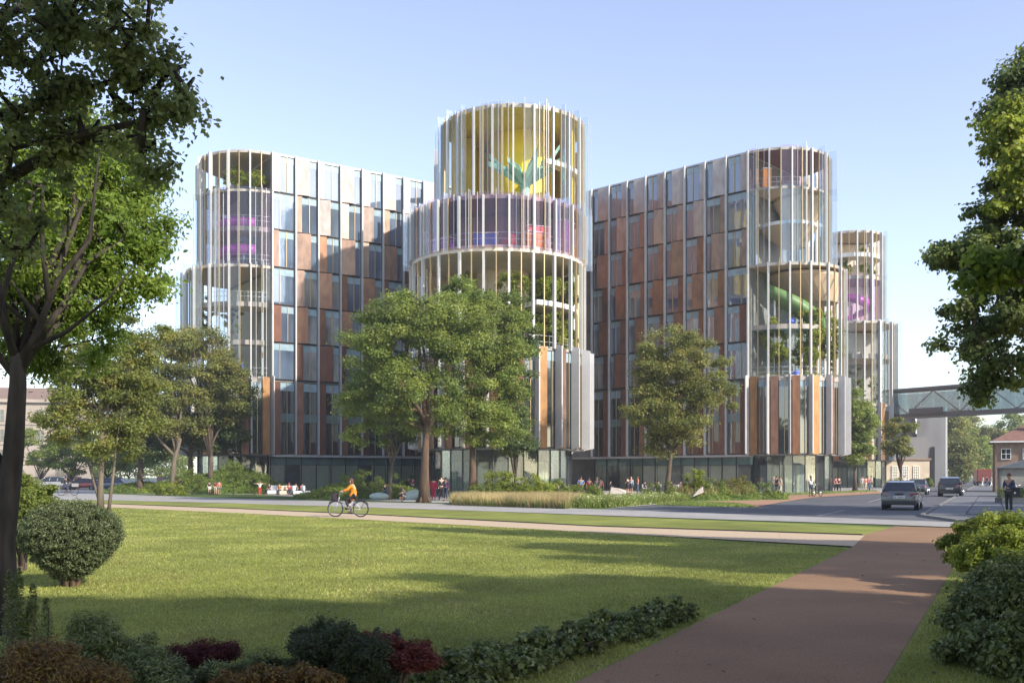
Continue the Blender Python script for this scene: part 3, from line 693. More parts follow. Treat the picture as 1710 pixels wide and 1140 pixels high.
# far tower behind the right one
TF = tower('round_tower', (A(1418, 149)), 0); rf_ = 4.7; rg_ = 6.1
C0, C1 = R(-200), R(35)
skirt(TF, 0.4, 0, rg_-.1, C0, C1, 11)
ring(TF, 0.4, 0, rg_, 12.1, 24.0, C0, C1, 11, G_grey, False, fin=(0.2,0.5), gfin=0.7, edges=False)
ring_slab('terrace_slab', TF, 0.4, 0, rg_, C0, C1, 11.7, 12.1, M_conc)
ring_slab('gallery_slab', TF, 0.4, 0, rg_-.2, C0, C1, 18.6, 19.3, M_soffit2)
ring_slab('floor_slab', TF, 0.4, 0, rg_, C0, C1, 23.7, 24.0)
ring(TF, 0, 0, rf_, 24.0, 30.8, C0, C1, 9, G_pink, G_purple, fin=(0.18,0.45), gfin=0.6, edges=False)
ring_slab('floor_slab', TF, 0, 0, rf_, C0, C1, 30.3, 30.8, pbr('rose_soffit', (0.42,0.17,0.24), .6, var=.05, scale=1))
ring(TF, 0, 0, rf_, 30.8, 37.3, C0, C1, 9, None, None, fin=(0.18,0.45), gfin=0.6, edges=False)
ring_slab('gallery_slab', TF, 0, 0, rf_-.3, C0, C1, 33.6, 34.2, M_soffit2, 1.6, M_whitep)
ring_slab('roof_slab', TF, 0, 0, rf_, C0, C0+2*PI-.001, 37.0, 37.35, M_soffit)
MB().box(-4,4.2,2.2,2.4,30.8,36.8).build('inner_wall', M_soffit2, TF); MB().box(-4,4.2,1.6,1.8,24,30.3).build('inner_wall', M_whitep, TF)
MB().box(-5.5,5.6,2.2,2.4,12.1,23.4).build('inner_wall', M_conc, TF)
mb = MB(); mb.prism([(-16,2.45),(5.6,2.45),(7,26),(-16,26)], 4, 36.5); o = mb.build('rear_wing', M_pan[4], HB); o.location = TF.location
o = MB().prism([(-14,4),(4,4),(5,26),(-14,26)], 0, 3.99).build('ground_floor', M_inner, HB); o.location = TF.location
# central core joining the wings
o = MB().prism([(-14,124),(16,124),(30,150),(-28,150)], 4, 35.6).build('core_block', M_pan[3], HB); o.location = (0,-100,0)
o = MB().prism([(-14,125),(16,125),(28,150),(-26,150)], 0, 3.98).build('ground_floor', M_inner, HB); o.location = (0,-100,0)
# ------------------------------------------------------------------ other buildings and structures
M_fcon = pbr('board_concrete', (0.30,0.30,0.305), 0.8, col2=(0.23,0.23,0.24), scale=0.5, stretch=(1,1,0.3), detail=6)
M_steel = pbr('bridge_steel', (0.16,0.165,0.175), 0.5, 0.5)
M_brick = pbr('red_brick', (0.29,0.20,0.15), 0.9, col2=(0.22,0.15,0.11), scale=3)
M_tile = pbr('red_roof_tile', (0.22,0.115,0.085), 0.85, col2=(0.16,0.085,0.065), scale=2.5)
M_sand = pbr('sand_render', (0.50,0.42,0.32), 0.9, var=0.12, scale=0.6)
M_pinkr = pbr('pink_render', (0.42,0.26,0.20), 0.9, var=0.12, scale=0.6)
M_cream = pbr('cream_stone', (0.36,0.31,0.26), 0.85, var=0.1, scale=0.5)
def window_at(parent, cx, cy, z0, w, h, ang, bars=(1,2), name='window', frame=None, glass=None):
    """casement on a wall whose outward normal is the local -y of ang"""
    mb = MB(); t = 0.07
    mb.box(-w/2,w/2,-0.06,0.05,0,t,1).box(-w/2,w/2,-0.06,0.05,h-t,h,1).box(-w/2,-w/2+t,-0.06,0.05,t,h-t,1).box(w/2-t,w/2,-0.06,0.05,t,h-t,1)
    mb.box(-w/2+t,w/2-t,0.0,0.03,t,h-t,0)
    for i in range(bars[0]): x = -w/2+w*(i+1)/(bars[0]+1); mb.box(x-.03,x+.03,-0.05,-0.001,t,h-t,1)
    for i in range(bars[1]): z = h*(i+1)/(bars[1]+1); mb.box(-w/2+t,w/2-t,-0.045,-0.002,z-.025,z+.025,1)
    k = (name, w, h, bars, (frame or M_whitep).name)
    me = _mc.setdefault(k, mb.mesh(name, [glass or M_wdark, frame or M_whitep]))
    return inst(name, me, parent, (cx, cy, z0), ang)

# glazed footbridge from the far tower
pB0 = A(1486,147); pB1 = A(1760,128)
FBp = thing('footbridge', 'glazed steel footbridge high over the road, leading right from the far tower', 'footbridge', (pB0[0], pB0[1], 0))
bd = math.atan2(pB1[1]-pB0[1], pB1[0]-pB0[0]); bL = math.hypot(pB1[0]-pB0[0], pB1[1]-pB0[1]); FBp.rotation_euler.z = bd
z0b, z1b = 10.2, 14.2
MB().box(0,bL,-1.9,1.9,z0b-.1,z0b+.42).build('deck', M_steel, FBp)
MB().box(0,bL,-1.95,1.95,z1b-.30,z1b+.08).build('roof', M_steel, FBp)
nbay = 3
for i in range(nbay*4):
    xa = bL*i/(nbay*4); xb = bL*(i+1)/(nbay*4)
    for y in (-1.75, 1.75): inst('glass_pane', _mc.setdefault('fbp', MB().box(0.02,bL/(nbay*4)-.02,-.02,.02,z0b+.46,z1b-.46).mesh('glass_pane', [glassmat('bridge_glass', (0.78,0.85,0.86), 0.08, 0.25, (0.62,0.7,0.72))])), FBp, (xa, y, 0))
for i in range(nbay):
    xa = bL*i/nbay; xb = bL*(i+1)/nbay; xm = (xa+xb)/2
    for y in (-1.6,):
        MB().tube([(xa,y,z1b-.5),(xm,y,z0b+.4)], 0.11, 6).build('diagonal_brace', M_steel, FBp)
        MB().tube([(xm,y,z0b+.4),(xb,y,z1b-.5)], 0.11, 6).build('diagonal_brace', M_steel, FBp)
MB().box(4.5,9.5,-2.2,-1.96,z0b+.3,z0b+1.1).build('deck_unit', M_steel, FBp)

def far(name, label, cat, x, D, z=0): X, Y = A(x, D); return thing(name, label, cat, (X, Y, z))
# concrete stair towers under the bridge
T1 = far('concrete_tower', 'tall pale concrete slab tower reaching up to the footbridge', 'tower', 1556, 165); T1.rotation_euler.z = -R(20)
MB().prism([(-2.3,0),(2.1,0),(2.6,3.5),(-2.0,3.5)], 0, 12.4).build('shaft', M_fcon, T1)
MB().box(-6.2,-2.5,1.5,5,0,11.6).box(-4.0,-2.45,0.9,1.4,6.5,11.0).build('side_shaft', M_fcon, T1)
T2 = far('concrete_annex', 'lower concrete block with a slanted dark opening beside the tall slab tower', 'annex', 1541, 158); T2.rotation_euler.z = -R(18)
MB().prism([(-3.4,0),(1.8,0),(1.8,3),(-3.4,3)], 0, 7.9).build('block', M_fcon, T2)
mb = MB(); mb.add([(0.55,-.12,0),(1.75,-.12,0),(1.75,-.12,6.3),(1.2,-.12,6.3),(0.55,.1,0),(1.75,.1,0),(1.75,.1,6.3),(1.2,.1,6.3)], [(0,1,2,3),(7,6,5,4),(0,4,5,1),(1,5,6,2),(2,6,7,3),(3,7,4,0)])
mb.build('slanted_opening', M_dark, T2)
MB().box(-2.6,-1.5,-.14,.1,1.6,3.1).build('vent', M_steel, T2)
# low beige hall with lattice windows
HL = far('low_hall', 'low beige hall with three white lattice windows under a flat roof', 'hall', 1523, 148)
HL.rotation_euler.z = R(0)
MB().box(-3.8,2.6,0,9,0,4.1).build('wall', M_sand, HL)
MB().box(-4.0,2.8,-.25,9.2,4.1,4.35).build('roof', M_brick, HL)
for x in (-2.6,-1.0,0.6): window_at(HL, x, -.06, 0.8, 0.9, 2.4, 0, (2,5))
HP = far('pink_house', 'small pinkish house end between the garden tree and the concrete annex', 'house', 1512, 170)
MB().box(-5,3.6,0,8,0,8.6).build('wall', M_pinkr, HP); MB().box(-5.2,3.8,-.2,8.2,8.6,8.9).build('roof', M_tile, HP)
for x in (-3.2,-0.6,1.8): window_at(HP, x, -.06, 5.2, 0.9, 1.6, 0, (1,2))
# red-roofed brick house at the right edge
HR = far('brick_house', 'two-storey brick house with a red hipped roof and white windows at the right edge', 'house', 1662, 104)
HR.rotation_euler.z = -R(24); HR.scale = (.84,.84,.84)
MB().box(0,16,0,10,0,6.4).build('wall', M_brick, HR)
mb = MB(); mb.add([(-.5,-.5,6.4),(16.5,-.5,6.4),(16.5,10.5,6.4),(-.5,10.5,6.4),(4.2,5,9.0),(12,5,9.0),(-.5,-.5,6.25),(16.5,-.5,6.25),(16.5,10.5,6.25),(-.5,10.5,6.25)],
   [(0,1,5,4),(1,2,5),(2,3,4,5),(3,0,4),(9,8,7,6),(6,7,1,0),(7,8,2,1),(8,9,3,2),(9,6,0,3)])
mb.build('roof', M_tile, HR); MB().box(-.6,16.6,-.62,-.5,6.2,6.36).build('gutter', M_whitep, HR)
MB().box(3.4,4.0,2.2,2.8,7.2,9.8).build('chimney', M_brick, HR)
for x in (1.2,3.6,6.2,8.8): window_at(HR, x, -.06, 4.1, 1.1, 1.35, 0, (1,1))
for x in (1.6,4.6,7.6): window_at(HR, x, -.06, 1.1, 1.1, 1.35, 0, (1,1))
SH = far('bicycle_shed', 'grey gabled shed with a beige front before the brick house', 'shed', 1672, 78); SH.rotation_euler.z = -R(22)
MB().box(0,7,0,4,0,2.35).build('wall', pbr('shed_board', (0.30,0.28,0.24), .85, var=.12, scale=2), SH)
mb = MB(); mb.add([(-.3,-.3,2.35),(7.3,-.3,2.35),(3.4,-.3,3.45),(-.3,4.3,2.35),(7.3,4.3,2.35),(3.4,4.3,3.45)], [(0,1,2),(3,5,4),(0,2,5,3),(1,4,5,2),(0,3,4,1)])
mb.build('roof', pbr('grey_shed_roof', (0.12,0.14,0.16), .7, var=.1, scale=2), SH)
MB().box(-.12,0,-.1,.1,0,2.4).build('corner_post', M_steel, SH)
# long pale building at the left edge, beyond the trees
HLf = far('stone_building', 'long cream stone office building beyond the trees at the left edge', 'building', -300, 150)
HLf.rotation_euler.z = R(12)
MB().box(0,36,0,12,0,13.2).build('wall', M_cream, HLf); MB().box(-.4,36.4,-.5,12.4,13.2,13.7).build('cornice', M_cream, HLf)
mb = MB(); mb.add([(0,0,13.7),(36,0,13.7),(36,12,13.7),(0,12,13.7),(4,6,16),(32,6,16)], [(0,1,5,4),(1,2,5),(2,3,4,5),(3,0,4),(3,2,1,0)]); mb.build('roof', pbr('brown_roof', (.20,.14,.11), .9, var=.1, scale=1), HLf)
for f_ in range(4):
    for i in range(12): window_at(HLf, 1.8+i*2.9, -.06, 1.0+f_*3.1, 1.2, 1.8, 0, (1,1), frame=M_cream)
for z in (3.5,6.6,9.7): MB().box(-.05,36.05,-.14,-.001,z,z+.16).build('string_course', M_cream, HLf)
GW = far('garden_wall', 'low white rendered wall with red brick piers beyond the trees on the left', 'wall', 60, 135)
MB().box(0,34,0,.4,0,1.25).build('wall_panel', M_whitep, GW)
for i in range(7): inst('brick_pier', _mc.setdefault('pier', MB().box(-.35,.35,-.15,.55,0,1.6).mesh('brick_pier', [M_pinkr])), GW, (i*5.6, 0, 0))
# ------------------------------------------------------------------ vegetation
B_bark = pbr('bark', (0.115,0.085,0.06), 0.95, col2=(0.065,0.048,0.036), scale=6, bump=0.03, bscale=14, stretch=(1,1,0.25), detail=8)
B_warm = pbr('warm_bark', (0.125,0.075,0.045), 0.95, col2=(0.06,0.042,0.028), scale=5, bump=0.03, bscale=12, stretch=(1,1,0.25), detail=8)
B_pale = pbr('pale_bark', (0.17,0.135,0.10), 0.9, col2=(0.10,0.08,0.06), scale=5, bump=0.02, bscale=12, stretch=(1,1,0.25), detail=8)
B_darkb = pbr('dark_bark', (0.060,0.048,0.040), 0.95, col2=(0.018,0.015,0.013), scale=9, bump=0.03, bscale=25, stretch=(1,1,0.2), detail=9)
L_mid = leafmat('leaf_mid', (0.055,0.085,0.018), (0.115,0.145,0.030), (0.17,0.18,0.05), gain=1.65)
L_olive = leafmat('leaf_olive', (0.065,0.085,0.022), (0.13,0.135,0.035), (0.20,0.16,0.05), gain=1.6)
L_dark = leafmat('leaf_dark', (0.028,0.045,0.016), (0.055,0.080,0.022), (0.09,0.10,0.03), gain=1.75)
L_bright = leafmat('leaf_bright', (0.06,0.10,0.018), (0.12,0.17,0.028), (0.20,0.23,0.045), trans=0.5, gain=1.6)
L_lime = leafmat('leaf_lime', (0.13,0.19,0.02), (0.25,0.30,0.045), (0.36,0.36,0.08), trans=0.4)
L_brown = leafmat('leaf_rust', (0.075,0.09,0.022), (0.13,0.15,0.032), (0.22,0.15,0.045), gain=1.35)
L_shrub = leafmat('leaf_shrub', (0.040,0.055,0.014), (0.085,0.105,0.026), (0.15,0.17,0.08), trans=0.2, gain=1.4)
L_yew = leafmat('leaf_yew', (0.045,0.065,0.028), (0.10,0.125,0.055), (0.20,0.21,0.11), trans=0.15, gain=1.25)
L_red = leafmat('leaf_red', (0.07,0.018,0.014), (0.17,0.035,0.022), (0.26,0.075,0.045), trans=0.2)
L_plum = leafmat('leaf_plum', (0.035,0.022,0.025), (0.07,0.04,0.04), (0.10,0.06,0.05), trans=0.15)
L_amber = leafmat('leaf_amber', (0.075,0.045,0.012), (0.15,0.085,0.018), (0.16,0.15,0.03), trans=0.3)
L_hay = leafmat('grass_hay', (0.22,0.22,0.07), (0.42,0.33,0.17), (0.52,0.36,0.20), trans=0.3)
L_gg = leafmat('grass_green', (0.08,0.125,0.025), (0.15,0.20,0.045), (0.24,0.26,0.08), trans=0.35, gain=1.2)
L_lawn = leafmat('grass_lawn', (0.122,0.142,0.030), (0.182,0.198,0.048), (0.29,0.26,0.10), trans=0.25, gain=1.38)
L_cream = leafmat('flower_cream', (0.17,0.22,0.06), (0.30,0.33,0.12), (0.62,0.58,0.38), trans=0.3)

def E(px, py, D, rx, rz, ry=None, dz=0):      # ellipsoid crown lobe from its place in the photo (px radii) at distance D
    X, Y = A(px, D); return (X, Y+dz, ZZ(py, D), rx*D/F, (ry if ry else rx*0.9)*D/F, rz*D/F)
# big pair before the centre tower, with a small one beside
make_tree('broadleaf_tree', 'largest spreading green tree with brown trunk before the centre tower', A(708,66), 6.2, 0.34,
   [E(690,560,66,100,75), E(620,590,66,52,62), E(745,545,66,70,65), E(700,670,66,75,60), E(615,690,67,50,60), E(660,525,66,60,42), E(590,650,66,34,40), E(640,600,64,60,60,40)], L_mid, B_warm, 200, 1.0, 330, 0.17, lean=(0.3,0), seed=11)
make_tree('broadleaf_tree', 'green tree with a straight pale lower trunk rising from ornamental grass', A(790,69), 6.5, 0.30,
   [E(800,560,70,75,72), E(815,640,69,62,62), E(790,700,68,58,50), E(835,525,71,45,42), E(770,500,70,45,30), E(830,710,69,45,45), E(860,600,70,30,60)], L_mid, B_warm, 160, .95, 330, 0.17, lean=(-0.1,0.2), seed=12)
make_tree('young_tree', 'slim young tree with pale thin trunk behind the child pair', A(650,73), 3.6, 0.15,
   [E(655,700,73,55,45), E(640,640,73,50,45)], L_dark, B_pale, 55, 0.9, 260, 0.2, lean=(0.5,0), seed=13)
make_tree('dark_leaved_tree', 'dark-leaved tree in front of the centre tower glass, right of the big pair', A(862,75.5), 2.2, 0.16,
   [E(860,650,75.5,40,110,30), E(868,560,75.5,34,50,26), E(862,730,75,32,30)], L_dark, B_bark, 75, 0.8, 260, 0.2, seed=14)  # whole crown uses the dark leaf mix
make_tree('broadleaf_tree', 'single round-crowned tree before the right wing, above the white stone', A(1114,74), 4.9, 0.24,
   [E(1120,590,74,58,48), E(1165,620,74,55,52), E(1085,620,74,40,50), E(1105,690,74,62,42), E(1190,655,74,48,34), E(1140,715,74,52,28), E(1110,650,74,50,60), E(1110,735,74,40,25)], L_olive, B_bark, 175, 0.95, 340, 0.165, lean=(0.3,0), seed=15)
# left group
make_tree('grove_tree', 'grey-green tree nearest the left tower, on the mound', A(352,97), 4.2, 0.3,
   [E(340,610,97,62,62), E(310,570,97,40,38), E(375,650,97,45,55), E(330,690,97,58,48)], L_shrub if False else L_olive, B_bark, 105, 1.25, 310, 0.22, seed=16, z0=0.6, group='trees of the grove left of the building')
make_tree('grove_tree', 'broad dark tree right of the grove, its leaves over the left tower foot', A(318,99), 4.5, 0.34,
   [E(385,660,99,40,62), E(365,720,99,50,45), E(300,700,99,50,50)], L_dark, B_bark, 95, 1.2, 310, 0.22, seed=17, z0=0.6, group='trees of the grove left of the building')
make_tree('grove_tree', 'forked-trunk tree in the middle of the left grove', A(287,95), 4.8, 0.32,
   [E(270,640,95,55,75), E(290,590,95,40,50), E(250,700,95,55,45)], L_olive, B_pale, 100, 1.25, 310, 0.22, seed=18, z0=0.5, lean=(0.8,0), group='trees of the grove left of the building')
make_tree('grove_tree', 'dark upright trunk tree between the forked tree and the road bend', A(234,98), 4.0, 0.34,
   [E(225,690,98,50,60), E(240,740,98,60,32), E(200,640,98,50,50)], L_dark, B_bark, 95, 1.25, 310, 0.22, seed=19, z0=0.3, group='trees of the grove left of the building')
for i, (x, y, D, lab, s) in enumerate([(120,752,125,'pale bluish small tree behind the dark cyclist',55), (178,745,135,'small tree far behind the slender double trunk',50), (70,745,128,'small grey-green tree before the cream building',42), (215,755,150,'distant low tree showing between grove trunks',45)]):
    make_tree('distant_tree', lab, A(x, D), 1.8, 0.16, [E(x, y, D, s, 34), E(x+12, y+14, D, s*.8, 26)], L_mid, B_bark, 40, 1.2, 170, 0.3, seed=30+i)
# slender tree behind the round shrub, with a second stem
bx, by = A(168,45)
make_tree('slender_tree', 'slender rust-tinged tree with two thin trunks behind the round shrub', (bx,by), 5.2, 0.14,
   [E(200,610,46,72,62), E(235,560,46,42,45), E(150,650,45,60,52), E(215,690,46,58,58), E(120,600,46,55,60), E(180,730,45,60,45), E(110,700,45,50,50), E(250,640,46,35,45)], L_brown, B_pale, 250, 0.6, 230, 0.125, seed=20,
   multi=[([(bx+.35,by,0),(bx+.55,by,1.6),(bx+.7,by+.1,3.4),(bx+1.0,by+.1,5.2)], .09), ([(bx+.1,by,0),(bx-.4,by,1.8),(bx-.9,by+.1,3.4),(bx-1.6,by+.1,5.4)], .07)], limbs=1.3)
# right-hand trees round the far tower and down the road
make_tree('street_tree', 'leafy tree between the right tower and the far tower', A(1428,118), 3.4, 0.25, [E(1432,690,118,34,50), E(1425,740,118,30,32)], L_mid, B_bark, 75, 1.15, 230, 0.28, seed=21)
make_tree('street_tree', 'small tree under the near end of the footbridge', A(1503,128), 3.0, 0.2, [E(1505,725,128,26,30), E(1495,750,128,22,20)], L_olive, B_warm, 45, 1.0, 200, 0.28, seed=22)
for i, (x, y, D, sx, sy) in enumerate([(1600,748,190,26,52),(1628,752,215,26,34),(1655,738,230,30,34),(1690,722,250,34,30),(1612,725,240,24,40),(1645,765,260,34,24),(1590,710,205,16,28),(1720,735,260,34,34)]):
    lab = ['tall tree right beside the pale slab tower','dark round tree half way down the road','pale treetop showing left of the red roof','distant treetop above the red roof','farther tree behind the first roadside one','low distant tree closing the road view','narrow treetop rising past the slab tower','distant tree behind the red-roofed house'][i]
    make_tree('roadside_tree', lab, A(x, D), 3.5, 0.35, [E(x, y, D, sx, sy), E(x+6, y+16, D, sx*.9, sy*.7)], L_mid if i % 2 else L_olive, B_bark, 55, 2.0, 190, 0.5, seed=40+i, group='trees along the far road')
# distant wood on both sides, far off and reading as one mass
P = []
for (x0, x1, D, h) in ((-400, 300, 260, 12), (1560, 2100, 330, 16)):
    n = 260
    X = rng.uniform(x0, x1, n); C = np.stack([(X-855)/F*D, D+rng.uniform(-6,10,n), rng.uniform(0.5, h, n)*rng.uniform(.6,1,n)], 1)
    q, _ = clump_points(C, np.full(n, 2.6), 110); P.append(q)
me = leaf_mesh('distant_wood', np.vstack(P), 0.9, L_mid); tag(put('distant_wood', me, None), 'distant green wood closing the view beyond the road and grove', 'wood', kind='stuff')

L_rt = leafmat('leaf_chestnut', (0.04,0.06,0.02), (0.085,0.11,0.03), (0.13,0.14,0.045), gain=1.7)
L_lime_tree = leafmat('leaf_linden', (0.055,0.075,0.03), (0.11,0.135,0.05), (0.18,0.18,0.08), trans=0.5, gain=2.0)
# near tree at the left edge: dark trunk that forks, drooping bright foliage
D0 = 11.0
def Q(x, y, D=D0): X, Y = A(x, D); return Vector((X, Y, ZZ(y, D)))
tb = Q(2,1040)
near = [E(120,330,12,95,120), E(200,290,12.5,65,90), E(60,440,11.5,90,90), E(190,420,12,80,70), E(235,385,12.5,45,45), E(60,520,11.5,85,50), E(180,500,12,60,40), E(250,470,12.5,36,16), E(30,300,11,90,120), E(140,220,12.5,55,60), E(-110,350,11,90,130), E(-100,180,11,90,80), E(110,470,12,90,70), E(60,560,12.5,70,60), E(150,560,13,60,50), E(210,330,13,60,60), E(150,330,13,90,100), E(40,400,13,80,100), E(262,378,12.3,24,12), E(268,482,12.3,28,9), E(215,240,12.4,30,26), E(130,185,12.8,34,30), E(245,430,12.2,26,16), E(60,600,12.5,60,30)]
TN = make_tree('maple_tree', 'foreground maple with forked dark trunk and bright hanging leaves at the left edge', (tb.x, tb.y), 3.0, 0.145, near, L_bright, B_darkb, 430, 0.30, 215, 0.066, seed=50,
   trunk_pts=[(tb.x,tb.y,-.1), Q(5,900), Q(22,760), Q(30,640), Q(28,590)], droop=0.9, aspect=0.42, flat=0.75, shell=0.1,
   multi=[([Q(28,610), Q(60,560), Q(95,470), Q(150,400), Q(160,300), Q(170,220)], .05), ([Q(28,600), Q(5,540), Q(-25,470), Q(-40,380)], .055), ([Q(45,585), Q(110,555), Q(180,500), Q(225,440)], .035), ([Q(12,800), Q(-20,740), Q(-60,650)], .1), ([Q(70,540), Q(40,500), Q(0,440)], .04)])
def leaf_shape(name, s, mat):      # a pointed, folded leaf of eight faces
    mb = MB(); o = [(0,-.5,0),(.30,-.25,.04),(.36,.05,.05),(.18,.32,.02),(0,.55,-.06),(-.18,.32,.02),(-.36,.05,.05),(-.30,-.25,.04)]
    mb.add([(x*s,y*s,z*s) for x,y,z in o]+[(0,0,-.02*s)], [(i,(i+1)%8,8) for i in range(8)])
    me = bpy.data.meshes.new(name); me.from_pydata(mb.v, [], mb.f); me.materials.append(mat)
    a = me.attributes.new('rnd', 'FLOAT', 'FACE'); v = random.random(); a.data.foreach_set('value', [v]*8); return me
def leaf_parts(T, C, Rr, s, mat, n, name='leaf'):
    shp = [leaf_shape('leaf', s*k, mat) for k in (0.85,1,1.1,1.25)]; o0 = Vector(T.location)
    for i in range(n):
        j = random.randrange(len(C)); p = Vector(C[j])+Vector((random.gauss(0,1), random.gauss(0,1), random.gauss(0,.8)))*Rr[j]*.55
        o = inst('leaf', shp[i % 4], T, tuple(p-o0), rot=(random.uniform(-1.2,1.2), random.uniform(-1.2,1.2), random.uniform(0,6.28)))
C, Rr = ell_clumps([E(120,330,11.6,95,110), E(200,400,11.6,80,90), E(240,440,12,45,40)], 60, .3, 9); leaf_parts(TN, C, Rr, 0.08, L_bright, 280)
# overhanging limb of a lime tree whose trunk stands outside the frame on the left
DL = 8.6
over = [E(190,60,DL,110,70), E(270,160,DL,62,70), E(60,70,DL-.4,110,110), E(140,190,DL,90,75), E(235,230,DL,60,45), E(60,260,DL,80,90), E(300,170,DL,38,50), E(255,130,DL,60,50), E(-160,100,DL-1,160,190), E(-330,0,DL-2,200,230), E(120,-80,DL-1,190,110), E(262,285,DL,26,16), E(30,380,DL,60,80)]
tb2 = (-6.6, 8.2)
TO = make_tree('lime_tree', 'overhanging lime branches with small dark leaves at the top left corner', tb2, 4.2, 0.26, over, L_lime_tree, B_darkb, 250, 0.24, 125, 0.052, seed=51, aspect=0.8, flat=0.8, shell=0.15,
   multi=[([(-6.5,8.2,4.0), Q(-60,60,DL), Q(100,-20,DL), Q(190,30,DL), Q(222,90,DL), Q(222,150,DL), Q(250,170,DL)], .06), ([Q(-100,100,DL), Q(60,110,DL), Q(105,90,DL), Q(95,170,DL)], .03), ([Q(200,50,DL),Q(240,90,DL),Q(300,140,DL)], .016), ([Q(222,130,DL),Q(222,190,DL),Q(235,250,DL),Q(258,290,DL)], .013)])
C, Rr = ell_clumps(over[:7]+[over[11]], 130, .22, 5); leaf_parts(TO, C, Rr, 0.058, L_lime_tree, 290)
# large tree overhanging from the right edge
DR = 22.0
rt = [E(1690,200,DR,50,75), E(1700,310,DR,65,70), E(1620,430,DR,70,28), E(1600,425,DR,50,26), E(1660,370,DR,45,30), E(1690,450,DR,90,70), E(1660,520,DR,75,50), E(1620,575,DR,55,40), E(1660,620,DR,65,30), E(1640,655,DR,28,22), E(1800,350,DR,90,170), E(1790,560,DR,80,70), E(1740,130,DR,60,60)]
TRt = make_tree('chestnut_tree', 'big tree with dark lower boughs hanging in from the right edge', (14.0, 22.5), 3.6, 0.42, rt, L_rt, B_bark, 290, 0.42, 230, 0.10, seed=52, aspect=0.75, lean=(-.3,0), shell=0.3,
   multi=[([(13.6,22.3,3.4), Q(1800,640,DR), Q(1720,645,DR), Q(1650,640,DR)], .12), ([(13.6,22.3,3.8), Q(1780,560,DR), Q(1690,470,DR), Q(1620,430,DR)], .12)])
C, Rr = ell_clumps([E(1690,210,DR-.4,45,75), E(1700,310,DR-.8,45,50)], 22, .38, 5); P, U = clump_points(C, Rr, 200, .7, .4)
put('crown_tips', leaf_mesh('crown_tips', P-np.array(TRt.location), 0.12, L_lime, outward=U, aspect=.75), TRt)
# nearer bough of big soft leaves in front of it
DN = 9.0
TB2 = make_tree('maple_tree', 'bright-green near bough of broad leaves crossing the right edge', (6.9, 8.6), 2.9, 0.16, [E(1690,470,DN,75,38), E(1640,455,DN,55,24), E(1730,430,DN,60,40), E(1850,420,DN,120,110), (7.5,7.9,4.6,1.4,1.2,1.0), (8.0,8.6,3.9,1.1,1.1,.8)], L_bright, B_bark, 150, 0.26, 170, 0.095, seed=53, droop=0.4, aspect=.5,
   multi=[([(6.85,8.6,2.7), Q(1800,480,DN), Q(1700,470,DN), Q(1610,455,DN)], .035)])
# trees beside and behind the viewer: they stand out of view and shade the foreground as in the photograph
off = [(10.5,2.0,7.2,3.6),(4.5,-5.5,7.5,4.0),(16.0,13.5,8.0,3.6),(-3.0,-7.5,7.5,3.8),(20,12.5,9.0,3.6),(7,2.6,7.2,3.3),(12.5,5.5,7.6,3.4),(3.4,3.2,8.8,2.2),(27.5,38,11,5.0),(33,43,10,5.0),(19.5,16,8.5,2.6),(11,-6,10.5,4.0),(38,33,11,5.5),(50,44,12,6.0),(62,58,13,6.5),(38,21,9,4.2),(46,34,15,5)]
for i, (x, y, z, r) in enumerate(off):
    make_tree('park_tree', ['shade tree just right of the viewer','shade tree behind the viewer','shade tree right of the path','shade tree behind left of the viewer','shade tree right of the crossing','shade tree at the viewer\'s right hand','second shade tree right of the path','high boughs over the viewer','street tree just outside the right edge','second street tree outside the right edge','third shade tree right of the path','tall shade tree behind right','street tree right of the forecourt','street tree beyond the forecourt','far street tree on the right','shade tree right of the hedge','tall street tree right of the forecourt'][i],
       (x, y), z*.5, 0.25, [(x,y,z,r,r,r*.8), (x+r*.4,y-r*.2,z+r*.3,r*.7,r*.7,r*.7), (x-r*.5,y+r*.3,z-r*.1,r*.6,r*.6,r*.5)], L_mid, B_bark, 110, r*.25, 190, 0.30, trunk_pts=[(x+(1.6 if i == 9 else 0), y-(2.6 if i == 9 else 0), -.1), (x+(1.5 if i == 9 else 0), y-(2.4 if i == 9 else 0), z*.3), (x, y, z*.62)], seed=60+i, group='park trees out of view')

# ---- shrubs and planting
def shrub(name, label, cat, ells, lmat, n_clump, rc, per, lsize, bmat=None, seed=1, flat=.8, aspect=.5, stems=6, droop=0., shell=.5, stuff=False, base=None, up=.3):
    bx = sum(e[0] for e in ells)/len(ells); by = sum(e[1] for e in ells)/len(ells)
    if base: bx, by = base
    t = thing(name, label, cat, (bx, by, 0)); g = random.Random(seed)
    C, Rr = ell_clumps(ells, n_clump, rc, seed); keep = C[:,2] > 0.03; C = C[keep]; Rr = Rr[keep]
    mb = MB()
    for i in range(min(stems, len(C))):
        c = C[g.randrange(len(C))]; mb.tube([(bx+g.uniform(-.1,.1), by+g.uniform(-.1,.1), -.03), (bx*.5+c[0]*.5, by*.5+c[1]*.5, c[2]*.55), tuple(c)], [.03,.02,.008], 5)
    if stems: mb.build('stems', bmat or B_bark, t, world=True)
    P, U = clump_points(C, Rr, per, flat, shell); k = P[:,2] > 0.01; P = P[k]; U = U[k]
    put('foliage', leaf_mesh('foliage', P-np.array(t.location), lsize, lmat, outward=U, aspect=aspect, droop=droop, up=up), t)
    return t
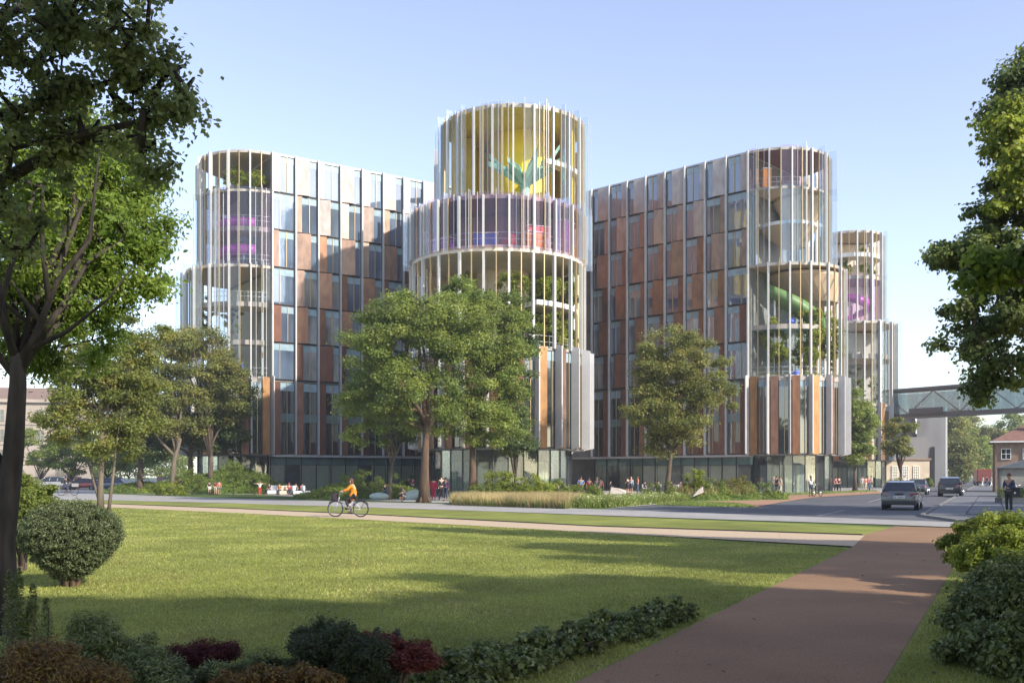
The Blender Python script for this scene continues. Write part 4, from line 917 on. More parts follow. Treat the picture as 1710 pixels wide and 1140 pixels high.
# round clipped shrub standing on a short stem
rsx, rsy = A(118,15.8)
cz = ZZ(892,15.8); 
C = []; gg = np.random.default_rng(3); ki = np.arange(620)+.5; zf = 1-2*ki/620; u = np.stack([np.sqrt(1-zf**2)*np.cos(ki*2.39996), np.sqrt(1-zf**2)*np.sin(ki*2.39996), zf], 1)
prof = np.where(u[:,2] < 0, 1.0-0.30*np.abs(u[:,2])**1.2, 1.0)
C = np.stack([rsx+u[:,0]*.72*prof, rsy+u[:,1]*.72*prof, cz+u[:,2]*np.where(u[:,2]<0,.66,.48)], 1)+gg.normal(size=(620,3))*.025
t = thing('round_shrub', 'round clipped evergreen shrub on a short stem at the lawn edge', 'shrub', (rsx, rsy, 0))
mb = MB()
for i in range(7):
    a = i*.9; mb.tube([(.10*math.cos(a),.10*math.sin(a),-.02),(.16*math.cos(a),.16*math.sin(a),.22),(.45*math.cos(a),.45*math.sin(a),.62)], [.045,.035,.02], 6)
mb.build('stems', B_warm, t); MB().ball((0,0,cz),(.58,.58,.42),14,9).build('inner_ball', pbr('dark_filler', (.03,.035,.02), 1, var=.3, scale=8), t)  # plain dark ball fills the inside of the crown
P, U = clump_points(C, gg.uniform(.05,.13,620), 150, .7, .2); put('foliage', leaf_mesh('foliage', P-np.array(t.location), .036, L_yew, outward=U, aspect=.3), t)
shrub('leafy_bush', 'loose light green bush behind the round shrub, beside the dark trunk', 'bush', [E(58,840,19,44,38), E(40,870,18,40,40), E(10,830,18,50,50)], L_mid, 110, .17, 260, .06, seed=3, stems=10)
# bottom left planting, from left to right
shrub('fern', 'yellow-green feathery fern in the bottom left corner', 'fern', [E(60,1120,6.8,85,45), E(150,1140,6.6,70,28)], L_amber, 110, .11, 200, .04, seed=4, aspect=.25, droop=.3)
def spires(name, label, cat, px, py0, D, n, hpx, wpx, mat, seed, dens=900, ls=.045):
    t = thing(name, label, cat, (*A(px, D), 0)); g = random.Random(seed); Ps = []; mb = MB()
    for i in range(n):
        x, y = A(px+g.uniform(-wpx, wpx), D+g.uniform(-.4,.4)); h = hpx*g.uniform(.6,1)*D/F
        mb.tube([(x,y,-.02),(x+g.uniform(-.05,.05),y,h*.9)], [.012,.004], 4)
        zz = rng.uniform(0.02, 1, dens); rr = (1-zz)*.10+.015; aa = rng.uniform(0,6.283,dens); rr = rr*rng.uniform(.4,1.2,dens)
        Ps.append(np.stack([x+rr*np.cos(aa), y+rr*np.sin(aa), zz*h], 1))
    mb.build('stems', B_bark, t, world=True); P = np.vstack(Ps)
    put('foliage', leaf_mesh('foliage', P-np.array(t.location), ls, mat, aspect=.22, up=1.2), t); return t
spires('conifer', 'dark upright conifer shoots beside the left trunk', 'shrub', 55, 0, 8.6, 9, 185, 42, L_shrub, 1)
shrub('conifer_bush', 'dark blue-green low conifer left of the lawn corner', 'shrub', [E(190,1095,7.6,65,55), E(150,1060,7.8,40,32), E(245,1110,7.4,42,40)], L_shrub, 80, .11, 240, .045, seed=5, aspect=.22)
shrub('heather_shrub', 'low plum-red heather at the lawn edge', 'shrub', [E(330,1095,8.0,52,20), E(365,1090,8.1,30,16)], leafmat('leaf_plumred', (.08,.02,.02), (.15,.03,.03), (.10,.07,.03)), 60, .08, 220, .03, seed=6, aspect=.3, up=1.0)
shrub('conifer_bush', 'dark green creeping conifer between the two red shrubs', 'shrub', [E(290,1135,7.0,75,30), E(395,1128,7.2,50,22), E(450,1110,7.4,30,22)], L_shrub, 70, .10, 200, .045, seed=7, aspect=.22)
shrub('creeping_shrub', 'low dark green creeping shrub filling the gap left of the dark conifer', 'shrub', [E(460,1120,7.2,70,18), E(250,1135,7.0,80,16), E(370,1132,7.1,70,16), E(140,1125,7.2,60,20)], leafmat('leaf_moss', (.03,.04,.012), (.055,.07,.02), (.10,.08,.03)), 150, .06, 160, .024, seed=71, aspect=.4, up=.9)
shrub('berberis', 'low amber groundcover shrub at the bottom edge', 'shrub', [E(430,1150,6.6,95,34), E(520,1145,6.6,60,32)], L_amber, 110, .07, 260, .022, seed=8, aspect=.7)
shrub('spiky_bush', 'dark bushy conifer with plum spires in the bottom centre left', 'bush', [E(565,1095,7.3,72,55), E(530,1070,7.5,40,32), E(610,1110,7.2,60,45)], leafmat('leaf_fir', (.022,.034,.014), (.045,.06,.022), (.08,.085,.03)), 130, .10, 260, .04, seed=9, aspect=.22)
spires('plum_shoots', 'plum-coloured upright shoots above the dark conifer', 'shrub', 628, 0, 7.9, 10, 118, 45, L_plum, 2, 700, .04)
shrub('red_shrub', 'bright red twiggy shrub right of the plum shoots', 'shrub', [E(660,1085,7.5,58,16), E(695,1100,7.3,34,18), E(620,1072,7.6,40,12)], L_red, 90, .06, 240, .026, seed=10, aspect=.4, up=.8)
# ivy edging along the path
hp = []
for k in range(26):
    t_ = k/25; x = 720+(1130-720)*t_; y = 1150+(1022-1150)*t_**1.05; p = G(x, y+14); hp.append((p[0]-.08, p[1], .07+.03*math.sin(k*1.7), .34+.05*math.sin(k), .42, .20+.05*math.sin(k*2.1)))
shrub('ivy_hedge', 'low dark ivy hedge following the left edge of the brown path', 'hedge', hp, L_shrub, 560, .085, 90, .05, seed=11, aspect=.8, stems=30, shell=.3)
# right-hand hedge
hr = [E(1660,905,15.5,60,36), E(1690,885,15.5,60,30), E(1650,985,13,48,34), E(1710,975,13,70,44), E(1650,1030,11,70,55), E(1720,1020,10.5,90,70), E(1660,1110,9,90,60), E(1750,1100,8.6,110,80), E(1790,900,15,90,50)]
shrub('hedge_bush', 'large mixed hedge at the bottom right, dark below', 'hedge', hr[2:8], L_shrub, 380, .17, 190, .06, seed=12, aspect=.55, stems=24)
shrub('hedge_bush', 'yellow-green bush on top of the bottom right hedge, sunlight put into its leaf colour', 'bush', [hr[0], hr[1], hr[8], E(1600,915,15.8,34,20), E(1630,882,16,35,18), E(1690,915,14.6,60,36), E(1640,925,14.8,52,30), E(1720,940,13.6,60,36), E(1605,935,15.2,30,16)], L_lime, 330, .15, 200, .06, seed=13, aspect=.5, stems=16)  # lime leaf colour also carries the sunlight on the hedge top
# lawn blades: real grass near the viewer
n = 620000
Y = 6.5+(62-6.5)*rng.uniform(0,1,n)**1.9; X = rng.uniform(-0.53,0.53,n)*Y*1.02
pl = np.array(PL0); dl = (PL1[0]-PL0[0])/(PL1[1]-PL0[1]); xl = pl[0]+(Y-pl[1])*dl
pr = np.array(PR0); dr_ = (PR1[0]-PR0[0])/(PR1[1]-PR0[1]); xr = pr[0]+(Y-pr[1])*dr_
k = ((X < xl-.03) | ((X > xr+.04)))
def below(pts, X, Y):
    xs = [p[0] for p in pts]; ys = [p[1] for p in pts]; return Y < np.interp(X, xs, ys)-.05
k &= below(P1low, X, Y); X = X[k]; Y = Y[k]
rv = np.clip(0.5+0.35*np.sin(X*1.3+np.sin(Y*.9))*np.cos(Y*.7+X*.3)*.6+rng.normal(0,.22,len(X)), 0, 1)
me = blade_mesh('lawn_grass', np.stack([X,Y,np.zeros(len(X))],1), .026+.010*rng.uniform(0,1,len(X)), .006+Y*.0006, .6, L_lawn, rnd=rv)
tag(put('lawn_grass', me, None), 'short mown grass of the near lawn', 'grass', kind='stuff')
n = 260; X = rng.uniform(-9,10,n); Y = 7.5+rng.uniform(0,1,n)**1.3*26; me = leaf_mesh('fallen_leaves', np.stack([X,Y,np.full(n,.03)],1), .05, L_amber, up=4.0, aspect=.7)
tag(put('fallen_leaves', me, None), 'scattered small fallen leaves on the lawn and brown path', 'leaves', kind='stuff')
# mounds and beds in front of the building
def mound(name, pts, h, m, seed=0, nx=60, base=0.02):
    """soft earth mound over a list of (x, y, rx, ry, h) bumps"""
    xs = [p[0]-p[2]*1.3 for p in pts]+[p[0]+p[2]*1.3 for p in pts]; ys = [p[1]-p[3]*1.3 for p in pts]+[p[1]+p[3]*1.3 for p in pts]
    x0, x1, y0, y1 = min(xs), max(xs), min(ys), max(ys); nx = 70; ny = 40; V = []; Fc = []
    def H(x, y): 
        z = -.12
        for (a, b, c, d, e) in pts: z = max(z, e*(1-((x-a)/c)**2-((y-b)/d)**2)) if True else z
        return z
    for j in range(ny+1):
        for i in range(nx+1):
            x = x0+(x1-x0)*i/nx; y = y0+(y1-y0)*j/ny; V.append((x, y, H(x, y)))
    for j in range(ny):
        for i in range(nx): a = j*(nx+1)+i; Fc.append((a,a+1,a+nx+2,a+nx+1))
    me = bpy.data.meshes.new(name); me.from_pydata(V, [], Fc); me.materials.append(m); me.polygons.foreach_set('use_smooth', [True]*len(Fc)); o = put(name, me, None); o['kind'] = 'structure'
    return H, (x0, x1, y0, y1)
def cover(name, label, cat, H, box, n, mat, h, w, blades=True, lean=.35, zmin=0.03, leaf=.12, mask=None):
    X = rng.uniform(box[0], box[1], n); Y = rng.uniform(box[2], box[3], n); Z = np.array([H(a, b) for a, b in zip(X, Y)]); k = Z > zmin
    if mask is not None: k &= mask(X, Y)
    P = np.stack([X,Y,Z],1)[k]
    me = blade_mesh(name, P, h, w, lean, mat) if blades else leaf_mesh(name, P+np.abs(rng.normal(size=P.shape))*np.array([.1,.1,h]), leaf, mat, up=.8)
    return tag(put(name, me, None), label, cat, kind='stuff')
def B(x, D, rx, ry, h): X, Y = A(x, D); return (X, Y, rx*D/F, ry, h)
Hl, bl = mound('planted_mound', [B(385,99,95,4.2,2.3), B(330,100,110,4.2,1.5), B(240,101,60,5,1.0), B(455,98,45,4,1.0)], 2, M_grass2)
cover('ground_cover', 'bright green ground cover on the left planted mound', 'ground cover', Hl, bl, 30000, L_gg, .08, .1, blades=False, leaf=.20)
cover('ground_cover', 'leafy low plants on the left planted mound', 'ground cover', Hl, bl, 22000, L_bright, .15, .1, blades=False, leaf=.22, mask=lambda X, Y: np.sin(X*.9)+np.sin(Y*1.7+X*.4) > .1)
Hm, bm_ = mound('planted_mound', [B(575,77,65,4.0,.95), B(650,79,60,4,.8), B(525,76,40,2.5,.25)], 1, M_grass2)
cover('ground_cover', 'dark green planting behind the orange-coated cyclist', 'ground cover', Hm, bm_, 40000, L_mid, .13, .10, blades=False, leaf=.14)
Hc, bc = mound('planted_mound', [B(880,71,80,3.5,.8), B(840,70,60,3.5,.75), B(950,69,55,3,.35)], 1, M_grass2)
cover('ground_cover', 'green and yellow feathery planting on the middle mound', 'ground cover', Hc, bc, 34000, L_gg, .13, .10, blades=False, leaf=.14)
Hr, br = mound('planted_mound', [B(1160,72,62,3.5,.7), B(1222,73,48,3,.75), B(1105,69,50,3,.3), B(1275,75,40,3,.25)], 1, M_grass2)
cover('ground_cover', 'lime and rust feathery grass on the right mound', 'ground cover', Hr, br, 34000, L_gg, .12, .10, blades=False, leaf=.14)
cover('ornamental_grass', 'rust-tipped ornamental grass on the right mound', 'ornamental grass', Hr, br, 9000, L_hay, .5, .05, zmin=.35, lean=.2)
def strip(name, label, cat, poly, n, mat, h, w, lean=.2, blades=True, leaf=.1, zs=.3):
    xs = [p[0] for p in poly]; ys = [p[1] for p in poly]; X = rng.uniform(min(xs), max(xs), n*2); Y = rng.uniform(min(ys), max(ys), n*2)
    ins = np.zeros(len(X), bool); j = len(poly)-1
    for i in range(len(poly)):
        xi, yi = poly[i]; xj, yj = poly[j]; c = ((yi > Y) != (yj > Y)) & (X < (xj-xi)*(Y-yi)/(yj-yi+1e-9)+xi); ins ^= c; j = i
    X = X[ins][:n]; Y = Y[ins][:n]; P = np.stack([X,Y,np.zeros(len(X))],1)
    if blades: me = blade_mesh(name, P, h, w, lean, mat)
    else: me = leaf_mesh(name, P+np.stack([rng.normal(0,.1,len(X)), rng.normal(0,.1,len(X)), rng.uniform(.03,zs,len(X))*(0.6+.4*np.sin(X*1.9)*np.cos(Y*2.3))],1), leaf, mat, up=.8)
    return tag(put(name, me, None), label, cat, kind='stuff')
bed1 = [G(752,843), G(830,846), G(945,849.5), G(975,846), G(950,838), A(930,64), A(760,64)]
strip('ornamental_grass', 'band of straw-tipped feather grass along the grey path', 'ornamental grass', bed1, 30000, L_hay, .62, .035, .22)
strip('grass_base', 'green lower blades of the feather grass band', 'ornamental grass', bed1, 26000, L_gg, .40, .05, .25)
bed2 = [G(950,848.5), G(1040,846), G(1130,838), A(1150,66), A(1010,63), A(940,62)]
strip('flower_bed', 'low cream-flecked leafy bed left of the pale side path', 'flower bed', bed2, 24000, L_cream, .4, .05, blades=False, leaf=.13, zs=.75)
strip('flower_bed', 'green leaves of the low bed at the side path', 'flower bed', bed2, 20000, L_gg, .45, .07, .4)
strip('verge_grass', 'unmown verge between the side path and the ochre track', 'grass', [G(1093,842.5), G(1262,846.8), G(1235,841), G(1150,838)], 9000, L_gg, .10, .06, .5)
strip('verge_grass', 'thin green verge at the foot of the right tower', 'grass', [G(1185,835), G(1300,827.8), G(1465,820.3), G(1462,818.5), G(1300,824), G(1200,829)], 12000, L_gg, .14, .08, .5)
bs = [('round bright bush at the top of the middle mound',835,806,68,30,16,L_lime),('yellow-green feathery bush in the middle bed',890,812,67,38,14,L_lime),('green bush at the right end of the middle bed',985,822,66,34,14,L_mid),('pale bush beside the tan-topped grass',935,818,68,30,13,L_gg),
      ('green bush by the garden steps of the middle bed',800,822,66,36,13,L_mid),('dark bush on the mound behind the cyclist',600,805,81,40,16,L_mid),('dark bush behind the two standing children',665,812,82,36,18,L_dark),('green bush at the left end of the cyclist mound',545,822,75,26,7,L_mid),
      ('round light bush on the left mound',385,785,92,22,14,L_gg),('grey-green bush left of the mound top',315,800,92,30,14,L_mid),('lime bush at the left mound foot',275,815,88,36,8,L_lime),('sunlit bush on the mound shoulder',420,800,90,30,12,L_gg),
      ('lime round grass bush beside the white stone',1160,803,71,22,14,L_lime),('rust feathery bush right of the white stone',1225,812,72,34,14,L_brown),('green bush below the round-crowned tree',1105,822,70,34,12,L_mid),('low bush at the right mound end',1275,820,74,34,10,L_gg),
      ('pale feathery bush between stone and rust bush',1190,812,71,24,12,L_gg),('clipped bush by the low hall',1549,803,140,8,5,L_mid),('green bed below the low hall',1500,806,125,26,5,L_lime)]
for i, (lab, x, y, D, rx, rz, m) in enumerate(bs):
    zc = ZZ(y, D); e = [(*A(x, D), max(.25, zc-.1), rx*D/F, rx*D/F*.7, rz*D/F*1.25+.2), (*A(x+rx*.4, D), max(.15, zc-.35), rx*D/F*.8, rx*D/F*.6, rz*D/F*.8)]
    shrub('garden_bush', lab, 'bush', e, m, 46, .30, 110, .13, seed=100+i, stems=3, aspect=.4, up=.8)
# ------------------------------------------------------------------ things inside the towers
def inside(T, x, y): return W2(T, x, y)
def tower_plants(label, T, lst, mat=None, seed=1, z=12.1, cat='plant', size=.16, ncl=22, rc=.35):
    """lst of (x, y, height, spread) in the tower's frame: one planted tree each"""
    for i, (x, y, h, s) in enumerate(lst):
        X, Y = inside(T, x, y); t = thing('terrace_tree', label[i] if isinstance(label, list) else label, cat, (X, Y, z)); g = random.Random(seed+i)
        C, Rr = ell_clumps([(0,0,h*.62,s,s,h*.36),(s*.3,0,h*.4,s*.8,s*.8,h*.25)], ncl, rc*max(.7,s/1.2), seed+i)
        mb = MB(); mb.tube([(0,0,0),(.05,0,h*.35),(.0,.05,h*.6)], [.09,.07,.04], 6)
        for c in C[::3]: mb.tube([(0.03,0,h*.4), tuple(c)], [.03,.01], 4, cap=False)
        mb.build('trunk', B_bark, t); P, U = clump_points(C, Rr, 150, .8, .3); P = P[P[:,2] > .05]
        put('crown', leaf_mesh('crown', P, size, mat or L_mid), t)
tower_plants(['tall indoor tree left behind the lower glass of the right tower','tallest indoor tree in the middle of the right tower garden','indoor tree at the right side of the right tower garden','small dark indoor tree at the back of the right tower garden'],
   TR, [(LL+1.8,2.4,6.6,1.4),(LL+4.6,4.4,9.0,1.7),(LL+5.0,8.6,8.0,1.5),(LL+3.0,6.5,4.5,1.3)], L_lime, 200, ncl=60, size=.19)
tower_plants(['garden tree behind the lower glass at the left of the centre tower','garden tree in the middle of the centre tower terrace','leafy garden tree right of centre on the centre tower terrace','low garden tree at the right rim of the centre tower terrace'],
   TC, [(-2.6,-4.2,7.0,1.7),(1.0,-4.8,6.8,1.8),(4.0,-4.0,3.6,1.6),(5.8,-1.6,3.2,1.2)], L_lime, 220, ncl=56, size=.2)
tower_plants(['bushy plant on the upper gallery of the centre tower','second plant at the right of that upper gallery'], TC, [(4.4,-3.4,2.6,1.4),(6.0,-1.2,2.4,1.1)], L_lime, 230, z=16.1, ncl=40, size=.2)
tower_plants(['bushy roof-room tree at the top of the left tower','smaller roof-room shrub right of the bushy one, top of the left tower','low roof-room shrub at the left rim of the left tower'],
   TL, [(-2.9,3.4,2.9,1.5),(-1.0,1.6,2.3,1.1),(-4.0,7.4,1.6,.9)], L_lime, 240, z=32.05, ncl=30)
tower_plants(['dark hanging garden tree in the lower left tower','second garden tree in the lower left tower'], TL, [(-4.2,8.6,5.5,1.2),(-3.0,4.0,4.6,1.1)], L_mid, 250, z=16.2)
tower_plants(['top-floor tree left in the far tower','top-floor tree right in the far tower'], TF, [(-1.4,-2.2,2.7,1.2),(2.0,-2.2,2.5,1.1)], L_lime, 260, z=30.85, ncl=26)
tower_plants(['small tree on the highest gallery of the far tower'], TF, [(1.0,-2.6,1.6,.6)], L_mid, 262, z=34.2, ncl=12)
tower_plants(['terrace tree filling the lower garden of the far tower','terrace tree at the right of the far tower garden'], TF, [(-.5,-3.2,6.0,1.5),(3.0,-2.4,5.0,1.2)], L_mid, 265, ncl=34)
def planter(name, label, T, cx, cy, r, a0, a1, z, mat, n=2600, h=.45):
    aa = rng.uniform(min(a0,a1), max(a0,a1), n); rr = r-.35*rng.uniform(0,1,n); X0, Y0 = inside(T, cx, cy); an = T.rotation_euler.z
    P = np.stack([rr*np.cos(aa+an), rr*np.sin(aa+an), rng.uniform(0,1,n)**1.3*h*(.7+.4*np.sin(aa*9))], 1)
    t = thing(name, label, 'planting', (X0, Y0, z)); put('foliage', leaf_mesh('foliage', P, .16, mat, up=.6), t)
    mb = MB(); m = 30
    for i in range(m):
        a = a0+(a1-a0)*(i+.5)/m+an; mb.rbox(((r-.2)*math.cos(a), (r-.2)*math.sin(a)), abs(a1-a0)*r/m, .35, 0, .22, a+PI/2)
    mb.build('trough', M_conc, t)
planter('planter', 'planted edge trough over the lower register of the right tower', TR, LL, rb-.1, rb-.4, Q0, Q1, 12.1, L_lime)
planter('planter', 'planted edge trough over the lower register of the centre tower', TC, 0, 0, r1-.4, R(-200), R(20), 12.1, L_bright)
planter('planter', 'planted edge trough over the lower register of the far tower', TF, .4, 0, rg_-.4, R(-190), R(20), 12.1, L_bright, 1600)
planter('planter', 'planted edge trough at the lowest terrace of the left tower', TL, 0, rb, rb-.6, L0, L1, 12.1, L_mid)
# green climbing sculpture like a branching tree in the yellow room
X0, Y0 = inside(TD, 0.6, -3.4)
SC1 = thing('climbing_sculpture', 'mint green branching climbing sculpture in the yellow room', 'sculpture', (X0+.6, Y0, 24.3), scale=1.12)
MB().tube([(0,0,0),(.0,0,3.2),(-.1,0,5.2)], [.55,.32,.5], 10).build('trunk', M_mint, SC1, smooth=True)
for a, r_, z, w in ((0,2.9,8.2,.55),(.9,2.6,7.4,.5),(2.2,2.4,7.2,.5),(3.0,3.2,7.6,.55),(4.0,2.4,6.6,.45),(5.1,2.6,7.3,.5),(-.25,3.4,7.0,.4),(3.4,3.3,6.5,.4)):
    mb = MB(); ca, sa = math.cos(a), math.sin(a)
    mb.add([(-.1,0,4.4),(ca*r_*.5-sa*w,sa*r_*.5+ca*w,5.5),(ca*r_,sa*r_,z-.4),(ca*r_*.5+sa*w,sa*r_*.5-ca*w,5.5),(-.1,0,5.6),(ca*r_*.5-sa*w*.6,sa*r_*.5+ca*w*.6,6.1),(ca*r_,sa*r_,z),(ca*r_*.5+sa*w*.6,sa*r_*.5-ca*w*.6,6.1)],
           [(0,1,2,3),(7,6,5,4),(0,4,5,1),(1,5,6,2),(2,6,7,3),(3,7,4,0)]); mb.build('branch', M_mint, SC1)
# purple ring slides in the left tower, ribbon in the far one
def at_tower(T, x, y): return inside(T, x, y)
for z, lab in ((28.9,'upper magenta play tube circling inside the left tower'),(26.0,'lower magenta play tube circling inside the left tower')):
    X0, Y0 = inside(TL, -.8, rs-.6); t = thing('play_tube', lab, 'play tube', (X0, Y0, z), TL.rotation_euler.z)
    pts = [(2.9*math.cos(R(-95)-R(155)*i/14), 2.9*math.sin(R(-95)-R(155)*i/14), 0) for i in range(15)]
    MB().tube(pts, .62, 12).build('tube', M_magenta, t, smooth=True)
    for i in (2,5,8,11): MB().tube([(pts[i][0],pts[i][1],-.6),(pts[i][0],pts[i][1],-1.0 if z < 27 else -.75)], .07, 6).build('support', M_silver, t)
X0, Y0 = inside(TF, .2, -.6); t = thing('slide', 'magenta ribbon slide curling inside the far tower', 'slide', (X0, Y0, 24.05)); mb = MB(); N = 30; V = []; Fc = []
for i in range(N+1):
    a = R(-150)+R(300)*i/N; rr = 3.0-.6*i/N; z = 3.6-3.2*i/N
    for dr, dz in ((0,1.1),(-.1,0),(-.9,0),(-1.0,.7)): V.append(((rr+dr)*math.cos(a), (rr+dr)*math.sin(a), z+dz))
for i in range(N):
    for j in range(3): q = i*4+j; Fc.append((q,q+1,q+5,q+4))
mb.add(V, Fc); o = mb.build('chute', M_magenta, t, smooth=True); s_ = o.modifiers.new('solid', 'SOLIDIFY'); s_.thickness = .06
MB().tube([(0,0,0),(0,0,3.0)], .12, 8).build('post', M_silver, t)
# blue-green ramp in the right tower garden
X0, Y0 = inside(TR, LL+.3, rb-.6); t = thing('play_ramp', 'green-sided curving ramp with a pale underside in the right tower garden', 'ramp', (X0, Y0, 12.1), TR.rotation_euler.z); V = []; Fc = []
for i in range(N+1):
    a = R(-80)+R(125)*i/N; rr = 4.9; z = 9.0-5.0*i/N
    for dr, dz in ((0,1.15),(0,0),(-1.4,-.6),(-1.4,.2)): V.append(((rr+dr)*math.cos(a), (rr+dr)*math.sin(a), z+dz))
for i in range(N):
    for j in range(3): q = i*4+j; Fc.append((q,q+1,q+5,q+4))
mb = MB(); mb.add(V, Fc); o = mb.build('chute', M_green, t, smooth=True); s_ = o.modifiers.new('solid', 'SOLIDIFY'); s_.thickness = .08
for a in (-70,-30,10): MB().tube([(4.2*math.cos(R(a)),4.2*math.sin(R(a)),0),(4.2*math.cos(R(a)),4.2*math.sin(R(a)),4.5+(10-a)*.05)], .1, 6).build('post', M_whitep, t)
def beanbag(lab, T, x, y, z, m, s=1):
    X0, Y0 = inside(T, x, y); t = thing('bean_seat', lab, 'seat', (X0, Y0, z)); MB().ball((0,0,.42*s),(.7*s,.6*s,.45*s),14,8).ball((.15*s,0,.85*s),(.42*s,.4*s,.35*s),12,7).build('cushion', m, t, smooth=True)
beanbag('blue rounded seat under the ramp of the right tower', TR, LL+3.4, 3.9, 12.1, M_bluep, .8)
beanbag('blue rounded seat on the gallery of the right tower', TR, LL+3.6, 2.6, 17.75, M_bluep, .6)
beanbag('blue rounded seat on the lowest terrace of the left tower', TL, -3.0, 2.6, 12.1, M_bluep, 1.5)
beanbag('red rounded seat in the lilac drum, centre', TC, 1.0, -6.0, 20.3, M_red, 1.0)
def desk(lab, T, x, y, z, m, w=2.2, h=1.3, rz=0):
    X0, Y0 = inside(T, x, y); t = thing('counter', lab, 'counter', (X0, Y0, z), rz); MB().box(-w/2,w/2,-.35,.35,.1,h).build('body', m, t, bevel=.03); MB().box(-w/2-.06,w/2+.06,-.42,.42,h,h+.07).build('top', M_whitep, t)
desk('violet counter left in the lilac drum', TC, -4.6, -3.6, 20.3, M_violet, 2.4, 1.2, -.7)
desk('blue and white counter near the middle of the lilac drum', TC, -.9, -6.1, 20.3, M_bluep, 2.0, 1.1)
desk('orange counter right of the middle in the lilac drum', TC, 3.2, -5.2, 20.3, M_orange, 1.8, 1.4, .5)
desk('red cabinet behind the orange counter in the lilac drum', TC, 3.4, -3.6, 20.3, M_red, 2.0, 2.3, .4)
desk('magenta cabinet at the right rim of the lilac drum', TC, 5.8, -2.4, 20.3, M_magenta, 1.8, 3.0, 1.0)
desk('yellow bench at the right rim of the lilac drum', TC, 6.3, -1.2, 20.3, M_yellow, 1.2, 1.2, 1.2)
desk('orange cabinet at the left of the top room, right tower', TR, LL+1.3, 1.5, 32.05, M_orange, .9, 2.2)

# ------------------------------------------------------------------ people
SK = [pbr('skin_light', (.55,.34,.25), .6), pbr('skin_mid', (.36,.20,.13), .6), pbr('skin_dark', (.13,.07,.045), .6)]
CL = {}
def cloth(name, c):
    if name not in CL: CL[name] = pbr('cloth_'+name, c, .85, var=.12, scale=9)
    return CL[name]
for k_, c_ in dict(black=(.02,.02,.025), navy=(.03,.045,.09), denim=(.08,.12,.20), white=(.75,.74,.72), red=(.50,.05,.05), pink=(.62,.22,.24), crimson=(.38,.03,.07), orange=(.60,.20,.010), grey=(.22,.22,.23), teal=(.045,.12,.15), blue=(.08,.20,.45),
      sky=(.35,.48,.60), khaki=(.34,.29,.20), purple=(.16,.06,.18), green=(.10,.22,.10), beige=(.55,.46,.36), brown=(.14,.08,.05), coral=(.72,.17,.12)).items(): cloth(k_, c_)
HAIR = dict(dark=pbr('hair_dark', (.02,.015,.012), .7), brown=pbr('hair_brown', (.10,.05,.03), .7), blond=pbr('hair_blond', (.45,.30,.13), .7), auburn=pbr('hair_auburn', (.10,.035,.022), .7, var=.3, scale=30), grey=pbr('hair_grey', (.4,.38,.36), .7))
JN = ['pel','wai','che','nek','hdb','hdt','shL','elL','wrL','haL','shR','elR','wrR','haR','hiL','knL','anL','toL','hiR','knR','anR','toR']
BASE = dict(pel=(0,0,.53),wai=(0,0,.62),che=(0,0,.75),nek=(0,-.005,.845),hdb=(0,.008,.885),hdt=(0,.008,.955),
  shL=(-.105,0,.805),elL=(-.135,-.01,.64),wrL=(-.13,.03,.50),haL=(-.13,.045,.455),shR=(.105,0,.805),elR=(.135,-.01,.64),wrR=(.13,.03,.50),haR=(.13,.045,.455),
  hiL=(-.052,0,.50),knL=(-.058,.01,.285),anL=(-.058,-.01,.045),toL=(-.066,.085,.02),hiR=(.052,0,.50),knR=(.058,.01,.285),anR=(.058,-.01,.045),toR=(.066,.085,.02))
